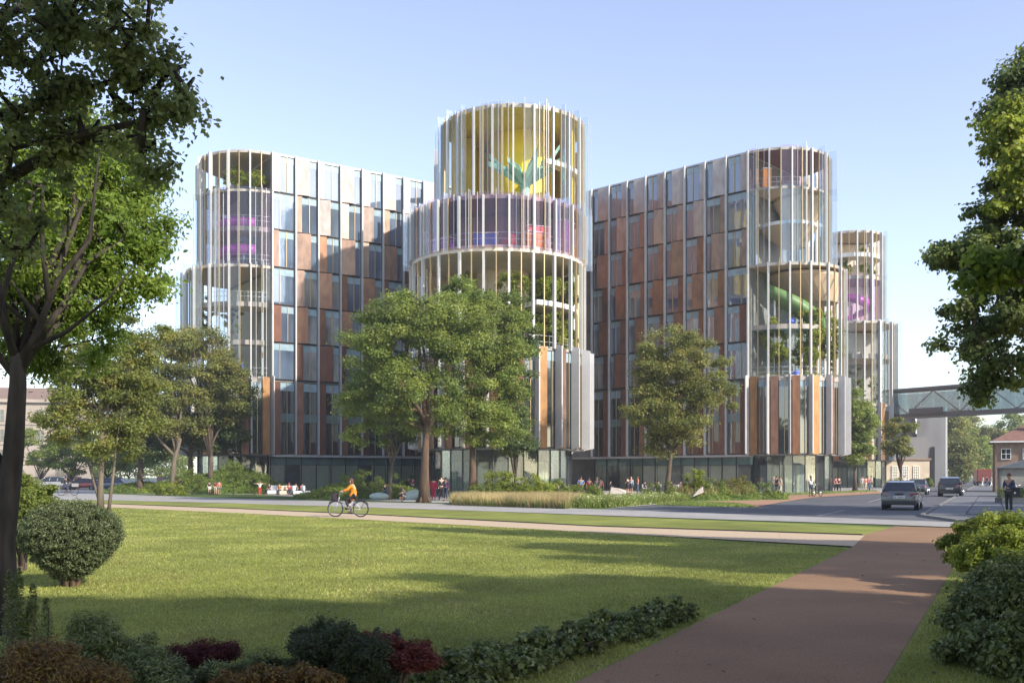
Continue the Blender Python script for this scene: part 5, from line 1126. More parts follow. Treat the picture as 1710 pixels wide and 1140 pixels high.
POSES = dict(stand={}, 
  walk=dict(knL=(-.055,.09,.29),anL=(-.055,.10,.06),toL=(-.06,.18,.05),knR=(.055,-.01,.28),anR=(.055,-.15,.075),toR=(.06,-.075,.02),elL=(-.135,-.05,.65),wrL=(-.12,-.07,.51),haL=(-.12,-.065,.465),elR=(.135,.03,.65),wrR=(.12,.10,.53),haR=(.12,.12,.49)),
  hip=dict(elL=(-.19,-.03,.67),wrL=(-.10,.06,.60),haL=(-.07,.09,.60),knR=(.075,.03,.285),anR=(.09,0,.045),toR=(.12,.08,.02)),
  talk=dict(elR=(.15,.02,.66),wrR=(.10,.14,.70),haR=(.08,.17,.73),elL=(-.14,.0,.65),wrL=(-.08,.10,.60),haL=(-.05,.12,.60)),
  hold=dict(elR=(.145,.0,.65),wrR=(.07,.12,.62),haR=(.04,.15,.63),elL=(-.145,.0,.65),wrL=(-.07,.12,.61),haL=(-.04,.15,.62)),
  arms=dict(elL=(-.20,.02,.90),wrL=(-.24,.03,1.03),haL=(-.25,.03,1.075),elR=(.20,.02,.90),wrR=(.24,.03,1.03),haR=(.25,.03,1.075)),
  spread=dict(elL=(-.25,.02,.80),wrL=(-.38,.03,.82),haL=(-.425,.03,.83),elR=(.25,.02,.80),wrR=(.38,.03,.82),haR=(.425,.03,.83)),
  sit=dict(pel=(0,0,.27),wai=(0,-.01,.36),che=(0,.01,.49),nek=(0,.02,.585),hdb=(0,.035,.625),hdt=(0,.04,.695),shL=(-.105,.01,.545),shR=(.105,.01,.545),elL=(-.14,.03,.40),wrL=(-.09,.15,.34),haL=(-.07,.19,.33),elR=(.14,.03,.40),wrR=(.09,.15,.34),haR=(.07,.19,.33),
    hiL=(-.052,.01,.26),hiR=(.052,.01,.26),knL=(-.06,.24,.28),knR=(.06,.24,.28),anL=(-.06,.22,.045),anR=(.06,.22,.045),toL=(-.065,.31,.02),toR=(.065,.31,.02)),
  crouch=dict(pel=(0,-.06,.20),wai=(0,-.05,.29),che=(0,.03,.41),nek=(0,.08,.495),hdb=(0,.11,.53),hdt=(0,.14,.595),shL=(-.105,.05,.46),shR=(.105,.05,.46),elL=(-.14,.13,.34),wrL=(-.09,.24,.28),haL=(-.07,.28,.27),elR=(.14,.13,.34),wrR=(.09,.24,.28),haR=(.07,.28,.27),
    hiL=(-.052,-.05,.19),hiR=(.052,-.05,.19),knL=(-.07,.16,.27),knR=(.07,.16,.27),anL=(-.06,.0,.045),anR=(.06,.0,.045),toL=(-.065,.09,.02),toR=(.065,.09,.02)),
  ride=dict(pel=(0,-.02,.55),wai=(0,-.03,.63),che=(0,.02,.745),nek=(0,.05,.835),hdb=(0,.065,.87),hdt=(0,.075,.94),shL=(-.10,.04,.79),shR=(.10,.04,.79),elL=(-.14,.13,.685),wrL=(-.15,.25,.655),haL=(-.155,.29,.65),elR=(.14,.13,.685),wrR=(.15,.25,.655),haR=(.155,.29,.65),
    hiL=(-.05,0,.53),knL=(-.055,.19,.42),anL=(-.06,.11,.235),toL=(-.065,.19,.205),hiR=(.05,0,.53),knR=(.055,.17,.33),anR=(.06,.07,.12),toR=(.065,.15,.095)))
EDG = [('pel','wai'),('wai','che'),('che','nek'),('nek','hdb'),('hdb','hdt'),('che','shL'),('shL','elL'),('elL','wrL'),('wrL','haL'),('che','shR'),('shR','elR'),('elR','wrR'),('wrR','haR'),
       ('pel','hiL'),('hiL','knL'),('knL','anL'),('anL','toL'),('pel','hiR'),('hiR','knR'),('knR','anR'),('anR','toR')]
RAD = dict(pel=.062,wai=.060,che=.068,nek=.026,hdb=.040,hdt=.044,shL=.034,elL=.023,wrL=.016,haL=.018,hiL=.050,knL=.033,anL=.022,toL=.020)
for k_ in list(RAD):
    if k_.endswith('L'): RAD[k_[:-1]+'R'] = RAD[k_]
def skin(name, J, edges, rad, H, mat, parent, root, sub=1, flat=None):
    ks = [];
    for e in edges:
        for k in e:
            if k not in ks: ks.append(k)
    me = bpy.data.meshes.new(name); me.from_pydata([tuple(c*H for c in J[k]) for k in ks], [(ks.index(a), ks.index(b)) for a, b in edges], [])
    me.materials.append(mat); o = bpy.data.objects.new(name, me); link(o, parent)
    m = o.modifiers.new('skin', 'SKIN'); m.use_smooth_shade = True; m.branch_smoothing = 0.2
    sv = me.skin_vertices[0].data
    for i, k in enumerate(ks):
        r = rad[k]*H; rr = flat.get(k, (1,1)) if flat else (1,1); sv[i].radius = (r*rr[0], r*rr[1]); sv[i].use_root = (k == root)
    if sub: s = o.modifiers.new('subsurf', 'SUBSURF'); s.levels = sub; s.render_levels = sub
    return o
def person(label, x, y, H, facing, top, bottom, skin_i=0, hair='brown', pose='stand', shorts=False, sleeves='short', group=None, z=0, long_hair=False, skirt=None, hat=None, near=False, coat=False):
    """x,y plan position; facing: direction angle the person looks towards"""
    t = thing('person', label, 'person', (x, y, z), facing-PI/2, group); J = dict(BASE); J.update(POSES[pose])
    FL_ = {'pel':(1.25,.85),'wai':(1.15,.8),'che':(1.35,.8)}
    skin('body', J, EDG, RAD, H, SK[skin_i], t, 'pel', 2 if near else 1, FL_)
    g = lambda f: {k: RAD[k]*f for k in RAD}
    rt_ = g(1.16); te = [('pel','wai'),('wai','che'),('che','shL'),('che','shR')]
    JJ = dict(J)
    def mid(a, b, f, nm): JJ[nm] = tuple(J[a][i]+(J[b][i]-J[a][i])*f for i in range(3)); return nm
    for s in 'LR':
        if sleeves == 'short': te.append(('sh'+s, mid('sh'+s,'el'+s,.75,'se'+s))); rt_['se'+s] = .034
        elif sleeves == 'long': te += [('sh'+s,'el'+s),('el'+s, mid('el'+s,'wr'+s,.92,'se'+s))]; rt_['se'+s] = .024; rt_['el'+s] = .032
    te.append(('che', mid('che','nek',.55,'nk'))); rt_['nk'] = .040
    if coat:
        for s in 'LR': te.append(('pel', mid('hi'+s,'kn'+s,.55,'ct'+s))); rt_['ct'+s] = .074
        rt_['pel'] = .098; rt_['wai'] = .088; rt_['che'] = .088
        for s in 'LR': rt_['sh'+s] = .046; rt_['el'+s] = .040; rt_['se'+s] = .030
    skin('coat' if coat else 'shirt', JJ, te, rt_, H, CL[top], t, 'che', 2 if near else 1, FL_)
    if skirt:
        a = J['pel']; MB().tube([(0,a[1]*H,(a[2]+.06)*H),(0,a[1]*H,a[2]*H),(0,a[1]*H,(a[2]-.20)*H)], [.075*H,.09*H,.125*H], 12).build('skirt', CL[skirt], t, smooth=True)
    if bottom:
        be = []; rb_ = g(1.18)
        for s in 'LR':
            be.append(('pel','hi'+s))
            if shorts: be.append(('hi'+s, mid('hi'+s,'kn'+s,.85,'sk'+s))); rb_['sk'+s] = .045
            else: be += [('hi'+s,'kn'+s),('kn'+s, mid('kn'+s,'an'+s,.92,'sk'+s))]; rb_['sk'+s] = .030
        skin('shorts' if shorts else 'trousers', JJ, be, rb_, H, CL[bottom], t, 'pel', 2 if near else 1)
    sm = MB()
    for s in 'LR':
        a, b = Vector(J['an'+s])*H, Vector(J['to'+s])*H; m_ = (a+b)/2; m_.z = min(a.z, b.z)-.0+.005*H
        sm.ball(m_, (.030*H,.072*H,.028*H), 10, 6)
    sm.build('shoes', CL['black'] if bottom != 'navy' else CL['brown'], t, smooth=True)
    h0, h1 = Vector(J['hdb'])*H, Vector(J['hdt'])*H; hc = h0.lerp(h1, .62)
    hb = MB().ball(hc+Vector((0,-.012*H,.012*H)), (.052*H,.058*H,.054*H), 12, 8)
    if long_hair: hb.ball(hc+Vector((0,-.034*H,-.045*H)), (.048*H,.034*H,.075*H), 10, 7)
    hb.build('hair', HAIR[hair], t, smooth=True)
    fm_ = MB().ball(hc+Vector((0,.046*H,-.014*H)), (.009*H,.013*H,.013*H), 6, 5)
    for s in (-1,1): fm_.ball(hc+Vector((s*.046*H,.0,-.012*H)), (.008*H,.012*H,.017*H), 6, 5)
    fm_.build('face_features', SK[skin_i], t, smooth=True)
    e_ = MB()
    for s in (-1,1): e_.ball(hc+Vector((s*.017*H,.044*H,.002*H)), (.006*H,.004*H,.004*H), 6, 4)
    e_.ball(hc+Vector((0,.044*H,-.036*H)), (.014*H,.004*H,.003*H), 6, 4); e_.build('eyes_and_mouth', CL['brown'], t)
    if hat: MB().ball(hc+Vector((0,-.004*H,.034*H)), (.060*H,.066*H,.036*H), 12, 6).build('cap', CL[hat], t, smooth=True)
    if near:
        for s in 'LR':
            w0, h_ = Vector(J['wr'+s])*H, Vector(J['ha'+s])*H; d = (h_-w0).normalized(); sx = -1 if s == 'L' else 1
            side = d.cross(Vector((0,1,0.3))).normalized(); fb = MB()
            for i in range(4):
                o_ = side*(i-1.5)*.0105*H; L_ = (.034,.040,.038,.030)[i]*H; p0 = h_+o_*.9; curl = Vector((-sx*.3,.25,-.4)) if pose != 'ride' else Vector((0,.15,-1))
                p1 = p0+d*L_*.5; p2 = p1+(d*.6+curl*.5).normalized()*L_*.35; p3 = p2+(d*.3+curl*.8).normalized()*L_*.3
                fb.tube([p0,p1,p2,p3], [.0055*H,.0050*H,.0045*H,.0034*H], 6)
            p0 = w0.lerp(h_,.4)+side*.016*H; fb.tube([p0, p0+side*.014*H+d*.012*H, p0+side*.012*H+d*.032*H], [.007*H,.006*H,.0045*H], 6)
            fb.build('fingers', SK[skin_i], t, smooth=True)
    return t
def PP(px, py): return G(px, py)
PI_ = PI
def pers(label, px, py, H, face, *a, **k):
    X, Y = G(px, py); return person(label, X, Y, H, face, *a, **k)
# --- bicycle builder (rides towards +y in its own frame)
M_tyre = pbr('tyre', (.02,.02,.022), .8); M_chrome = pbr('chrome', (.6,.6,.62), .25, .9); M_rimd = pbr('wheel_rim', (.12,.12,.13), .4, .5); M_bikeframe = pbr('silver_frame', (.50,.49,.55), .35, .4); M_saddle = pbr('saddle_leather', (.03,.025,.02), .6)
M_basket = pbr('basket', (.05,.025,.06), .8, var=.2, scale=20)
def bicycle(label, x, y, rz, frame=None, basket=True, cat='bicycle', group=None, z=0):
    t = thing('bicycle', label, cat, (x, y, z), rz, group); fr = frame or M_bikeframe; Rw = .345; ya, yb = -.53, .57
    for yy in (ya, yb):
        w = MB().torus((0,0,0), Rw-.018, .020, 'x', 36, 6).build('wheel', M_tyre, t); w.location = (0, yy, Rw)
        MB().torus((0,0,0), Rw-.045, .009, 'x', 36, 4).build('rim', M_rimd, w)
        sp = MB()
        for i in range(16): a = i*2*PI/16; sp.tube([(0.01*(-1)**i,0,0),(0,(Rw-.045)*math.cos(a),(Rw-.045)*math.sin(a))], .0022, 3, cap=False)
        sp.tube([(-.05,0,0),(.05,0,0)], .025, 8); sp.build('spokes', M_chrome, w)
        fd = MB(); pts = [(0, yy+(Rw+.03)*math.cos(a), Rw+(Rw+.03)*math.sin(a)) for a in [R(20+i*13) for i in range(11)]] if yy < 0 else [(0, yy+(Rw+.03)*math.cos(a), Rw+(Rw+.03)*math.sin(a)) for a in [R(40+i*13) for i in range(9)]]
        fd.tube(pts, .018, 5); fd.build('mudguard', M_tyre, t)
    hd = (0,.40,.80); bb = (0,-.06,.29); st = (0,-.22,.80)
    f_ = MB().tube([(0,.44,.66),(0,.22,.42),(0,.02,.30),bb], .019, 8).tube([bb,st], .016, 8).tube([(0,.43,.70),(0,.15,.55),(0,-.14,.50)], .014, 8).tube([(0,.39,.86),(0,.46,.60)], .020, 8)
    for s in (-.05,.05): f_.tube([(s,ya,Rw),(s*.5,-.06,.29)], .010, 6).tube([(s,ya,Rw),(s*.4,-.20,.70)], .009, 6).tube([(s*.8,.46,.62),(s,.50,.48),(s,yb,Rw)], .012, 6)
    f_.build('frame', fr, t, smooth=True)
    hb = MB().tube([(0,.39,.84),(0,.36,1.02)], .013, 6); hb.tube([(-.28,.16,1.05),(-.24,.30,1.07),(-.1,.38,1.04),(.1,.38,1.04),(.24,.30,1.07),(.28,.16,1.05)], .012, 6); hb.build('handlebar', M_chrome, t, smooth=True)
    MB().ball((0,-.26,.87), (.085,.14,.035), 10, 6).ball((0,-.14,.865), (.035,.12,.022), 8, 5).tube([(0,-.22,.78),(0,-.24,.86)], .013, 6).build('saddle', M_saddle, t, smooth=True)
    MB().tube([(-.02,-.06,.29),(.09,-.06,.29)], .012, 6).tube([(.09,-.06,.29),(.09,-.04,.13)], .010, 5).tube([(-.09,-.06,.29),(-.09,-.08,.45)], .010, 5).box(.08,.17,-.08,.0,.11,.135).box(-.17,-.08,-.12,-.04,.445,.47).torus((.06,-.06,.29),.09,.006,'x',20,4).build('crank', M_chrome, t)
    rk = MB(); rk.tube([(-.06,-.25,.75),(-.06,-.85,.75)], .008, 4).tube([(.06,-.25,.75),(.06,-.85,.75)], .008, 4)
    for i in range(5): rk.tube([(-.06,-.3-.13*i,.75),(.06,-.3-.13*i,.75)], .006, 4)
    for s in (-.06,.06): rk.tube([(s,-.75,.75),(s,ya,Rw)], .007, 4)
    rk.build('rack', M_tyre, t)
    if basket:
        b = MB(); n = 14
        for k in range(6):
            z_ = .72+.05*k; w0 = .14+.012*k; l0 = .10+.01*k; pts = [(w0*math.cos(2*PI*i/n), .60+l0*1.1*math.sin(2*PI*i/n), z_) for i in range(n+1)]; b.tube(pts, .011, 4, cap=False)
        for i in range(n*2): a = 2*PI*i/(n*2); b.tube([(.14*math.cos(a), .60+.11*math.sin(a), .72), (.20*math.cos(a), .60+.165*math.sin(a), .97)], .008, 4)
        b.prism([(.14*math.cos(2*PI*i/12), .60+.11*math.sin(2*PI*i/12)) for i in range(12)], .71, .72); b.build('basket', M_basket, t)
    return t
# the orange-coated rider heading left along the tan path
bxp, byp = G(582,863); hd_ang = PI-.10
bicycle('silver town bicycle with dark front basket under the orange-coated rider', bxp, byp, hd_ang-PI/2, z=.008)
pr_ = person('woman in a long orange coat and dark tights riding along the tan path', bxp-math.cos(hd_ang)*.22, byp-math.sin(hd_ang)*.22, 1.68, hd_ang, 'orange', 'black', 0, 'auburn', 'ride', sleeves='long', near=True, long_hair=True, coat=True, z=.008)
# dark rider at the left
b2 = G(113,827); bicycle('dark bicycle with a box on the front under the dark-clothed rider', b2[0], b2[1], -PI/2+.15, frame=M_tyre, basket=False)
person('dark-clothed rider with a backpack cycling right, far left', b2[0]-.25, b2[1], 1.74, .15, 'black', 'navy', 1, 'dark', 'ride', sleeves='long')
tt = thing('cargo_box', 'grey crate on the front rack of the dark bicycle', 'crate', (b2[0]+.62, b2[1]+.09, .78)); MB().box(-.22,.22,-.2,.2,0,.30).build('box', M_fcon, tt); MB().box(-.24,.24,-.22,.22,.30,.33).build('lid', M_steel, tt)
tt = thing('backpack', 'black backpack on the back of the dark-clothed rider', 'backpack', (b2[0]-.48, b2[1]-.04, 1.12)); MB().ball((0,0,.16),(.12,.15,.22),10,7).build('bag', CL['black'], tt, smooth=True)
# the man standing on the forecourt at the right
mx_, my_ = G(1685,858); person('bearded man in dark blue jumper and black trousers holding a bag on the forecourt', mx_, my_, 1.83, PI+.5, 'navy', 'black', 1, 'auburn', 'hold', sleeves='long', near=True, z=.06)
tt = thing('shoulder_bag', 'black shoulder bag at the hip of the man on the forecourt', 'bag', (mx_+.24, my_-.05, .92)); MB().box(-.22,.22,-.09,.09,-.12,.30).build('body', CL['black'], tt, bevel=.04); MB().tube([(-.18,0,.28),(-.25,0,.62),(-.18,0,.70)], .014, 5).build('strap', CL['black'], tt); MB().ball((-.05,-.10,.05),(.05,.02,.05),8,5).build('badge', CL['white'], tt)
F0 = -PI/2   # facing the viewer
rows = [
 # label, px, py, H, facing, top, bottom, skin, hair, pose, kwargs
 ('child in a black shirt, left of the three on the lawn verge', 350,825.5,1.35,F0+.3,'black','white',0,'dark','stand',dict(shorts=True)),
 ('child in a red shirt in the middle of three on the verge',360,825.5,1.36,F0,'red','beige',0,'blond','stand',dict(shorts=True)),
 ('child in a red top at the right of three on the verge',366,825.8,1.32,PI/2,'coral','grey',0,'brown','stand',dict(shorts=True)),
 ('child in a white shirt with arms spread before the beige ground-floor panel',434,827,1.30,F0,'white','red',0,'brown','spread',dict()),
 ('small boy in a dark vest standing left of another boy by the mound',643,833.5,1.22,F0+.4,'navy','denim',0,'brown','stand',dict(shorts=True)),
 ('small boy in a striped blue shirt right of the dark-vested boy',652,833.7,1.25,PI+.3,'sky','denim',0,'brown','stand',dict(shorts=True)),
 ('seated woman in a grey top with her arm out beside the pale pebble seat',676,834,1.62,PI+.1,'beige','teal',0,'blond','crouch',dict()),
 ('crouching child in dark clothes left of the pale pebble seat',670,836.5,1.15,0.1,'black','brown',0,'brown','crouch',dict()),
 ('woman in black behind the big tree trunks',683,822,1.66,F0,'black','black',0,'dark','stand',dict(long_hair=True)),
 ('woman in a red top just left of the biggest trunk',690,823,1.64,F0-.3,'crimson','beige',0,'dark','hip',dict()),
 ('child crouching at the foot of the biggest trunk',716,834,1.2,PI,'pink','beige',0,'blond','crouch',dict()),
 ('woman in a crimson coat seen from behind right of the biggest trunk',724,834.5,1.68,PI/2,'crimson','crimson',0,'dark','stand',dict(sleeves='long',long_hair=True,coat=True)),
 ('man in a dark jacket and backpack among the adults right of the biggest trunk',737,836,1.80,PI/2+.3,'black','black',0,'dark','walk',dict(sleeves='long')),
 ('woman in a purple-grey top right of the dark-jacketed man',744,835,1.66,PI/2-.2,'purple','navy',0,'brown','stand',dict(sleeves='long')),
 ('child in a coral shirt bending right of the straight pale trunk',815,832,1.35,PI+.2,'coral','navy',0,'dark','walk',dict(shorts=True)),
 ('child in a pink top, left of two on the middle mound',907,833.5,1.20,F0,'pink','white',0,'brown','stand',dict()),
 ('child in blue behind the child in pink',913,833,1.22,F0+.4,'sky','navy',0,'brown','stand',dict()),
 ('child in grey with both arms raised on the middle mound',932,833.5,1.25,F0,'grey','grey',0,'blond','arms',dict()),
 ('man in a bright blue shirt at the left of the terrace group',970,832.5,1.74,F0,'blue','khaki',1,'dark','hold',dict()),
 ('woman in a red dress second from left on the terrace',984,832,1.66,F0+.3,'crimson','crimson',0,'brown','hip',dict(skirt='crimson')),
 ('woman in teal third from left on the terrace',997,832,1.66,F0-.5,'teal','beige',0,'blond','stand',dict(long_hair=True)),
 ('woman in coral behind the woman in teal',1003,831.5,1.62,PI/2,'coral','black',0,'dark','stand',dict()),
 ('woman in black skirt with back turned, left of the trio',1048,824,1.64,PI/2+.5,'black','black',0,'dark','talk',dict(skirt='black',shorts=True)),
 ('woman in a pale top and dark skirt in the middle of the trio',1054,823.5,1.66,F0-.4,'sky','navy',0,'blond','stand',dict(skirt='navy',shorts=True,long_hair=True)),
 ('tall woman in a coral top and jeans at the right of the trio',1065,824,1.72,PI,'coral','denim',0,'auburn','hip',dict(long_hair=True)),
 ('person in black seated at the left of the white terrace stone',1019,821,1.66,.3,'black','black',0,'dark','sit',dict(sleeves='long')),
 ('person in navy seated left of the round cafe table',1076,822,1.68,0.1,'navy','denim',0,'dark','sit',dict()),
 ('person in grey seated right of the round cafe table',1100,821,1.70,PI,'grey','grey',0,'dark','sit',dict()),
 ('person in blue seated behind the round cafe table',1093,819,1.66,F0,'blue','navy',1,'dark','sit',dict()),
 ('person in dark clothes seated far inside by the glass wall',1122,821.5,1.66,PI,'black','navy',1,'dark','sit',dict()),
 ('person in purple seated far inside, right of the one by the glass',1136,821.5,1.66,0,'purple','navy',0,'dark','sit',dict()),
 ('woman in white and navy walking left before the right tower',1292,824,1.70,PI+.4,'white','navy',0,'blond','walk',dict()),
 ('man in black walking behind the woman in white and navy',1297,824.5,1.76,PI+.3,'black','black',0,'dark','walk',dict()),
 ('woman in beige walking right before the right tower glass',1303,824,1.68,0.2,'beige','beige',0,'brown','walk',dict()),
 ('man in a white shirt and navy shorts wheeling a bicycle before the right tower',1354,828,1.78,F0+.4,'white','navy',2,'dark','hip',dict(shorts=True)),
 ('woman in a red top passing the edge of the right tower glass',1396,821,1.66,F0,'crimson','black',0,'dark','walk',dict()),
 ('person in black beside the woman in red at the tower edge',1401,821.3,1.7,F0,'black','black',0,'dark','walk',dict()),
 ('man in a pale blue shirt, left of four under the far tower',1440,819,1.74,F0,'sky','khaki',0,'brown','stand',dict()),
 ('woman in red, second of four under the far tower',1446,819,1.68,F0+.5,'coral','beige',0,'brown','stand',dict()),
 ('man in pink, third of four under the far tower',1450,819,1.74,F0-.5,'pink','denim',0,'dark','stand',dict()),
 ('man in a white shirt, right of four under the far tower',1455,819,1.76,PI,'white','denim',0,'dark','walk',dict()),
 ('person in a white top walking by the low hall',1510,815.5,1.74,F0,'white','black',0,'dark','walk',dict()),
 ('person in white crossing far down the road, left of three',1641,813,1.74,PI,'white','white',0,'dark','walk',dict()),
 ('person in black crossing far down the road, middle of three',1648,813,1.76,PI+.3,'black','denim',0,'dark','walk',dict()),
 ('person in sky blue crossing far down the road, right of three',1655,813,1.72,0,'sky','white',0,'brown','walk',dict()),
 ('dark figure standing between grove trunks on the left mound',299,824.5,1.75,F0,'black','black',1,'dark','stand',dict(sleeves='long')),
]
for (lab, px, py, H, fc_, tp_, bt_, si, hr_, ps_, kw) in rows:
    X, Y = G(px, py); zz = 0.0
    for Hf, bx_ in ((Hl, bl), (Hm, bm_), (Hc, bc), (Hr, br)):
        if bx_[0] < X < bx_[1] and bx_[2] < Y < bx_[3]: zz = max(zz, Hf(X, Y))
    person(lab, X, Y, H, fc_, tp_, bt_, si, hr_, ps_, z=zz, **kw)
# people seated among the cushions by the left mound
for i, (px, py, tp_, lab) in enumerate([(450,825,'navy','person in navy at the left end of the cushion group'),(467,826,'orange','person in orange low among the white cushions'),(483,826,'red','person in a red cap upright among the white cushions'),(494,826,'navy','person in navy right of the red-capped one on the cushions'),(505,826,'coral','person in coral at the right end of the cushions')]):
    pers(lab, px, py, 1.5, F0+(i-2)*.3, tp_, 'navy', 0, 'dark', 'sit', hat='red' if i == 2 else None)
bicycle('thin bicycle held by the man in white shirt and navy shorts', *G(1365,828.5), .2, frame=M_tyre, basket=False)
for i, (px, py) in enumerate([(1690,836),(1700,837),(1708,838)]):
    X, Y = G(px, py); bicycle(['parked bicycle leftmost at the shed','parked bicycle in the middle at the shed','parked bicycle rightmost at the shed'][i], X, Y, .9, frame=M_tyre, basket=False, group='bicycles parked by the shed', z=.06)
# planter hedge box behind the standing man
tt = thing('hedge_box', 'green hedge in a dark low planter behind the man on the forecourt', 'planter', (*G(1712,842), .06)); MB().box(-1.6,3,-.4,.5,0,.35).build('trough', M_steel, tt)
P = np.stack([rng.uniform(-1.6,3,6000), rng.uniform(-.4,.5,6000), rng.uniform(.3,.95,6000)], 1); put('foliage', leaf_mesh('foliage', P, .07, L_mid), tt)
# ------------------------------------------------------------------ garden furniture
M_pebble = pbr('pale_pebble', (.40,.50,.46), .5, var=.08, scale=2); M_stone = pbr('white_stone', (.42,.38,.34), .7, var=.07, scale=1)
for px, py, a, b, c, rot, lab in [(633,834,.72,.5,.30,0,'low pale green pebble seat on the verge behind the cyclist'),(692,834,.62,.4,.42,-.45,'tall leaf-shaped pale green seat beside the crouching pair')]:
    tt = thing('pebble_seat', lab, 'seat', (*G(px,py), 0)); o = MB().ball((0,0,c*.8),(a,b,c),20,12).build('shell', M_pebble, tt, smooth=True); o.rotation_euler.y = rot
tt = thing('white_stone', 'upright white wedge stone on the right mound', 'stone', (*A(1170,69), .35), scale=.42); mb = MB()
mb.add([(-1.5,-.5,-.2),(.4,-.5,.6),(.45,.5,.6),(-1.5,.6,-.2),(-.5,-.3,1.0),(.35,-.3,1.6),(.35,.3,1.55),(-.5,.3,.95)], [(0,1,5,4),(1,2,6,5),(2,3,7,6),(3,0,4,7),(4,5,6,7),(0,3,2,1)]); mb.build('stone', M_stone, tt, bevel=.05)
tt = thing('white_bench_stone', 'long low white faceted stone bench on the terrace', 'bench', (*G(1031,824), 0)); mb = MB()
mb.add([(-.8,-.4,0),(.9,-.4,0),(.9,.4,0),(-.8,.4,0),(-.65,-.3,.62),(.1,-.35,.52),(.75,-.3,.38),(.75,.3,.38),(.1,.35,.55),(-.65,.3,.65)], [(0,1,6,5,4),(1,2,7,6),(2,3,9,8,7),(3,0,4,9),(4,5,8,9),(5,6,7,8)]); mb.build('stone', M_stone, tt, bevel=.04)
M_cush = CL['white']
for i, (px, py, c, lab) in enumerate([(458,825,'white','white lounge cushion at the left end of the row'),(475,826,'beige','beige lounge cushion between orange and red-capped people'),(489,825.5,'white','white lounge cushion behind the navy-clad sitter'),(500,826,'white','white lounge cushion right of the middle'),(513,826,'white','white lounge cushion at the right end of the row')]):
    tt = thing('lounge_cushion', lab, 'cushion', (*G(px,py), .0), i*.5); MB().box(-.6,.6,-.45,.45,.02,.38).build('seat', CL[c], tt, bevel=.1); o = MB().box(-.6,.6,.3,.5,.36,.85).build('back', CL[c], tt, bevel=.08)
def chair(lab, x, y, rz, m, group='cafe chairs on the terrace'):
    t = thing('cafe_chair', lab, 'chair', (x, y, 0), rz, group); MB().box(-.22,.22,-.22,.22,.43,.47).build('seat', m, t, bevel=.01); MB().box(-.22,.22,-.24,-.20,.55,.85).build('backrest', m, t, bevel=.01)
    for sx in (-.19,.19):
        for sy in (-.19,.19): MB().tube([(sx,sy,0),(sx,sy,.43 if sy > 0 else .85)], .014, 5).build('leg', M_chrome, t)
for i, (px, py, rz, lab) in enumerate([(1076,822,0.1-PI/2,'white cafe chair under the navy-clad sitter'),(1100,821,PI/2,'white cafe chair under the grey-clad sitter'),(1093,819,PI,'white cafe chair under the blue-clad sitter'),(1122,821.5,PI/2,'white cafe chair nearest the glass wall'),(1136,821.5,-PI/2,'white cafe chair right of the one nearest the glass')]):
    chair(lab, *G(px,py), rz, M_whitep)
for px, py, lab in ((1087,822,'round white cafe table between the navy and grey sitters'),(1129,822,'round white cafe table by the glass wall')):
    tt = thing('cafe_table', lab, 'table', (*G(px,py), 0)); MB().prism([(.42*math.cos(i*PI/10), .42*math.sin(i*PI/10)) for i in range(20)], .72, .75).build('tabletop', M_whitep, tt); MB().tube([(0,0,.02),(0,0,.72)], .03, 8).build('leg', M_chrome, tt); MB().prism([(.25*math.cos(i*PI/8), .25*math.sin(i*PI/8)) for i in range(16)], 0, .025).build('base', M_chrome, tt)
for x, y, rz, c, lab in ((1105,819,.3,'crimson','low crimson pouf right of the cafe table'),):
    tt = thing('pouf', lab, 'pouf', (*G(x,y), 0), rz); MB().ball((0,0,.22),(.42,.42,.24),14,8).build('cushion', CL[c], tt, smooth=True)
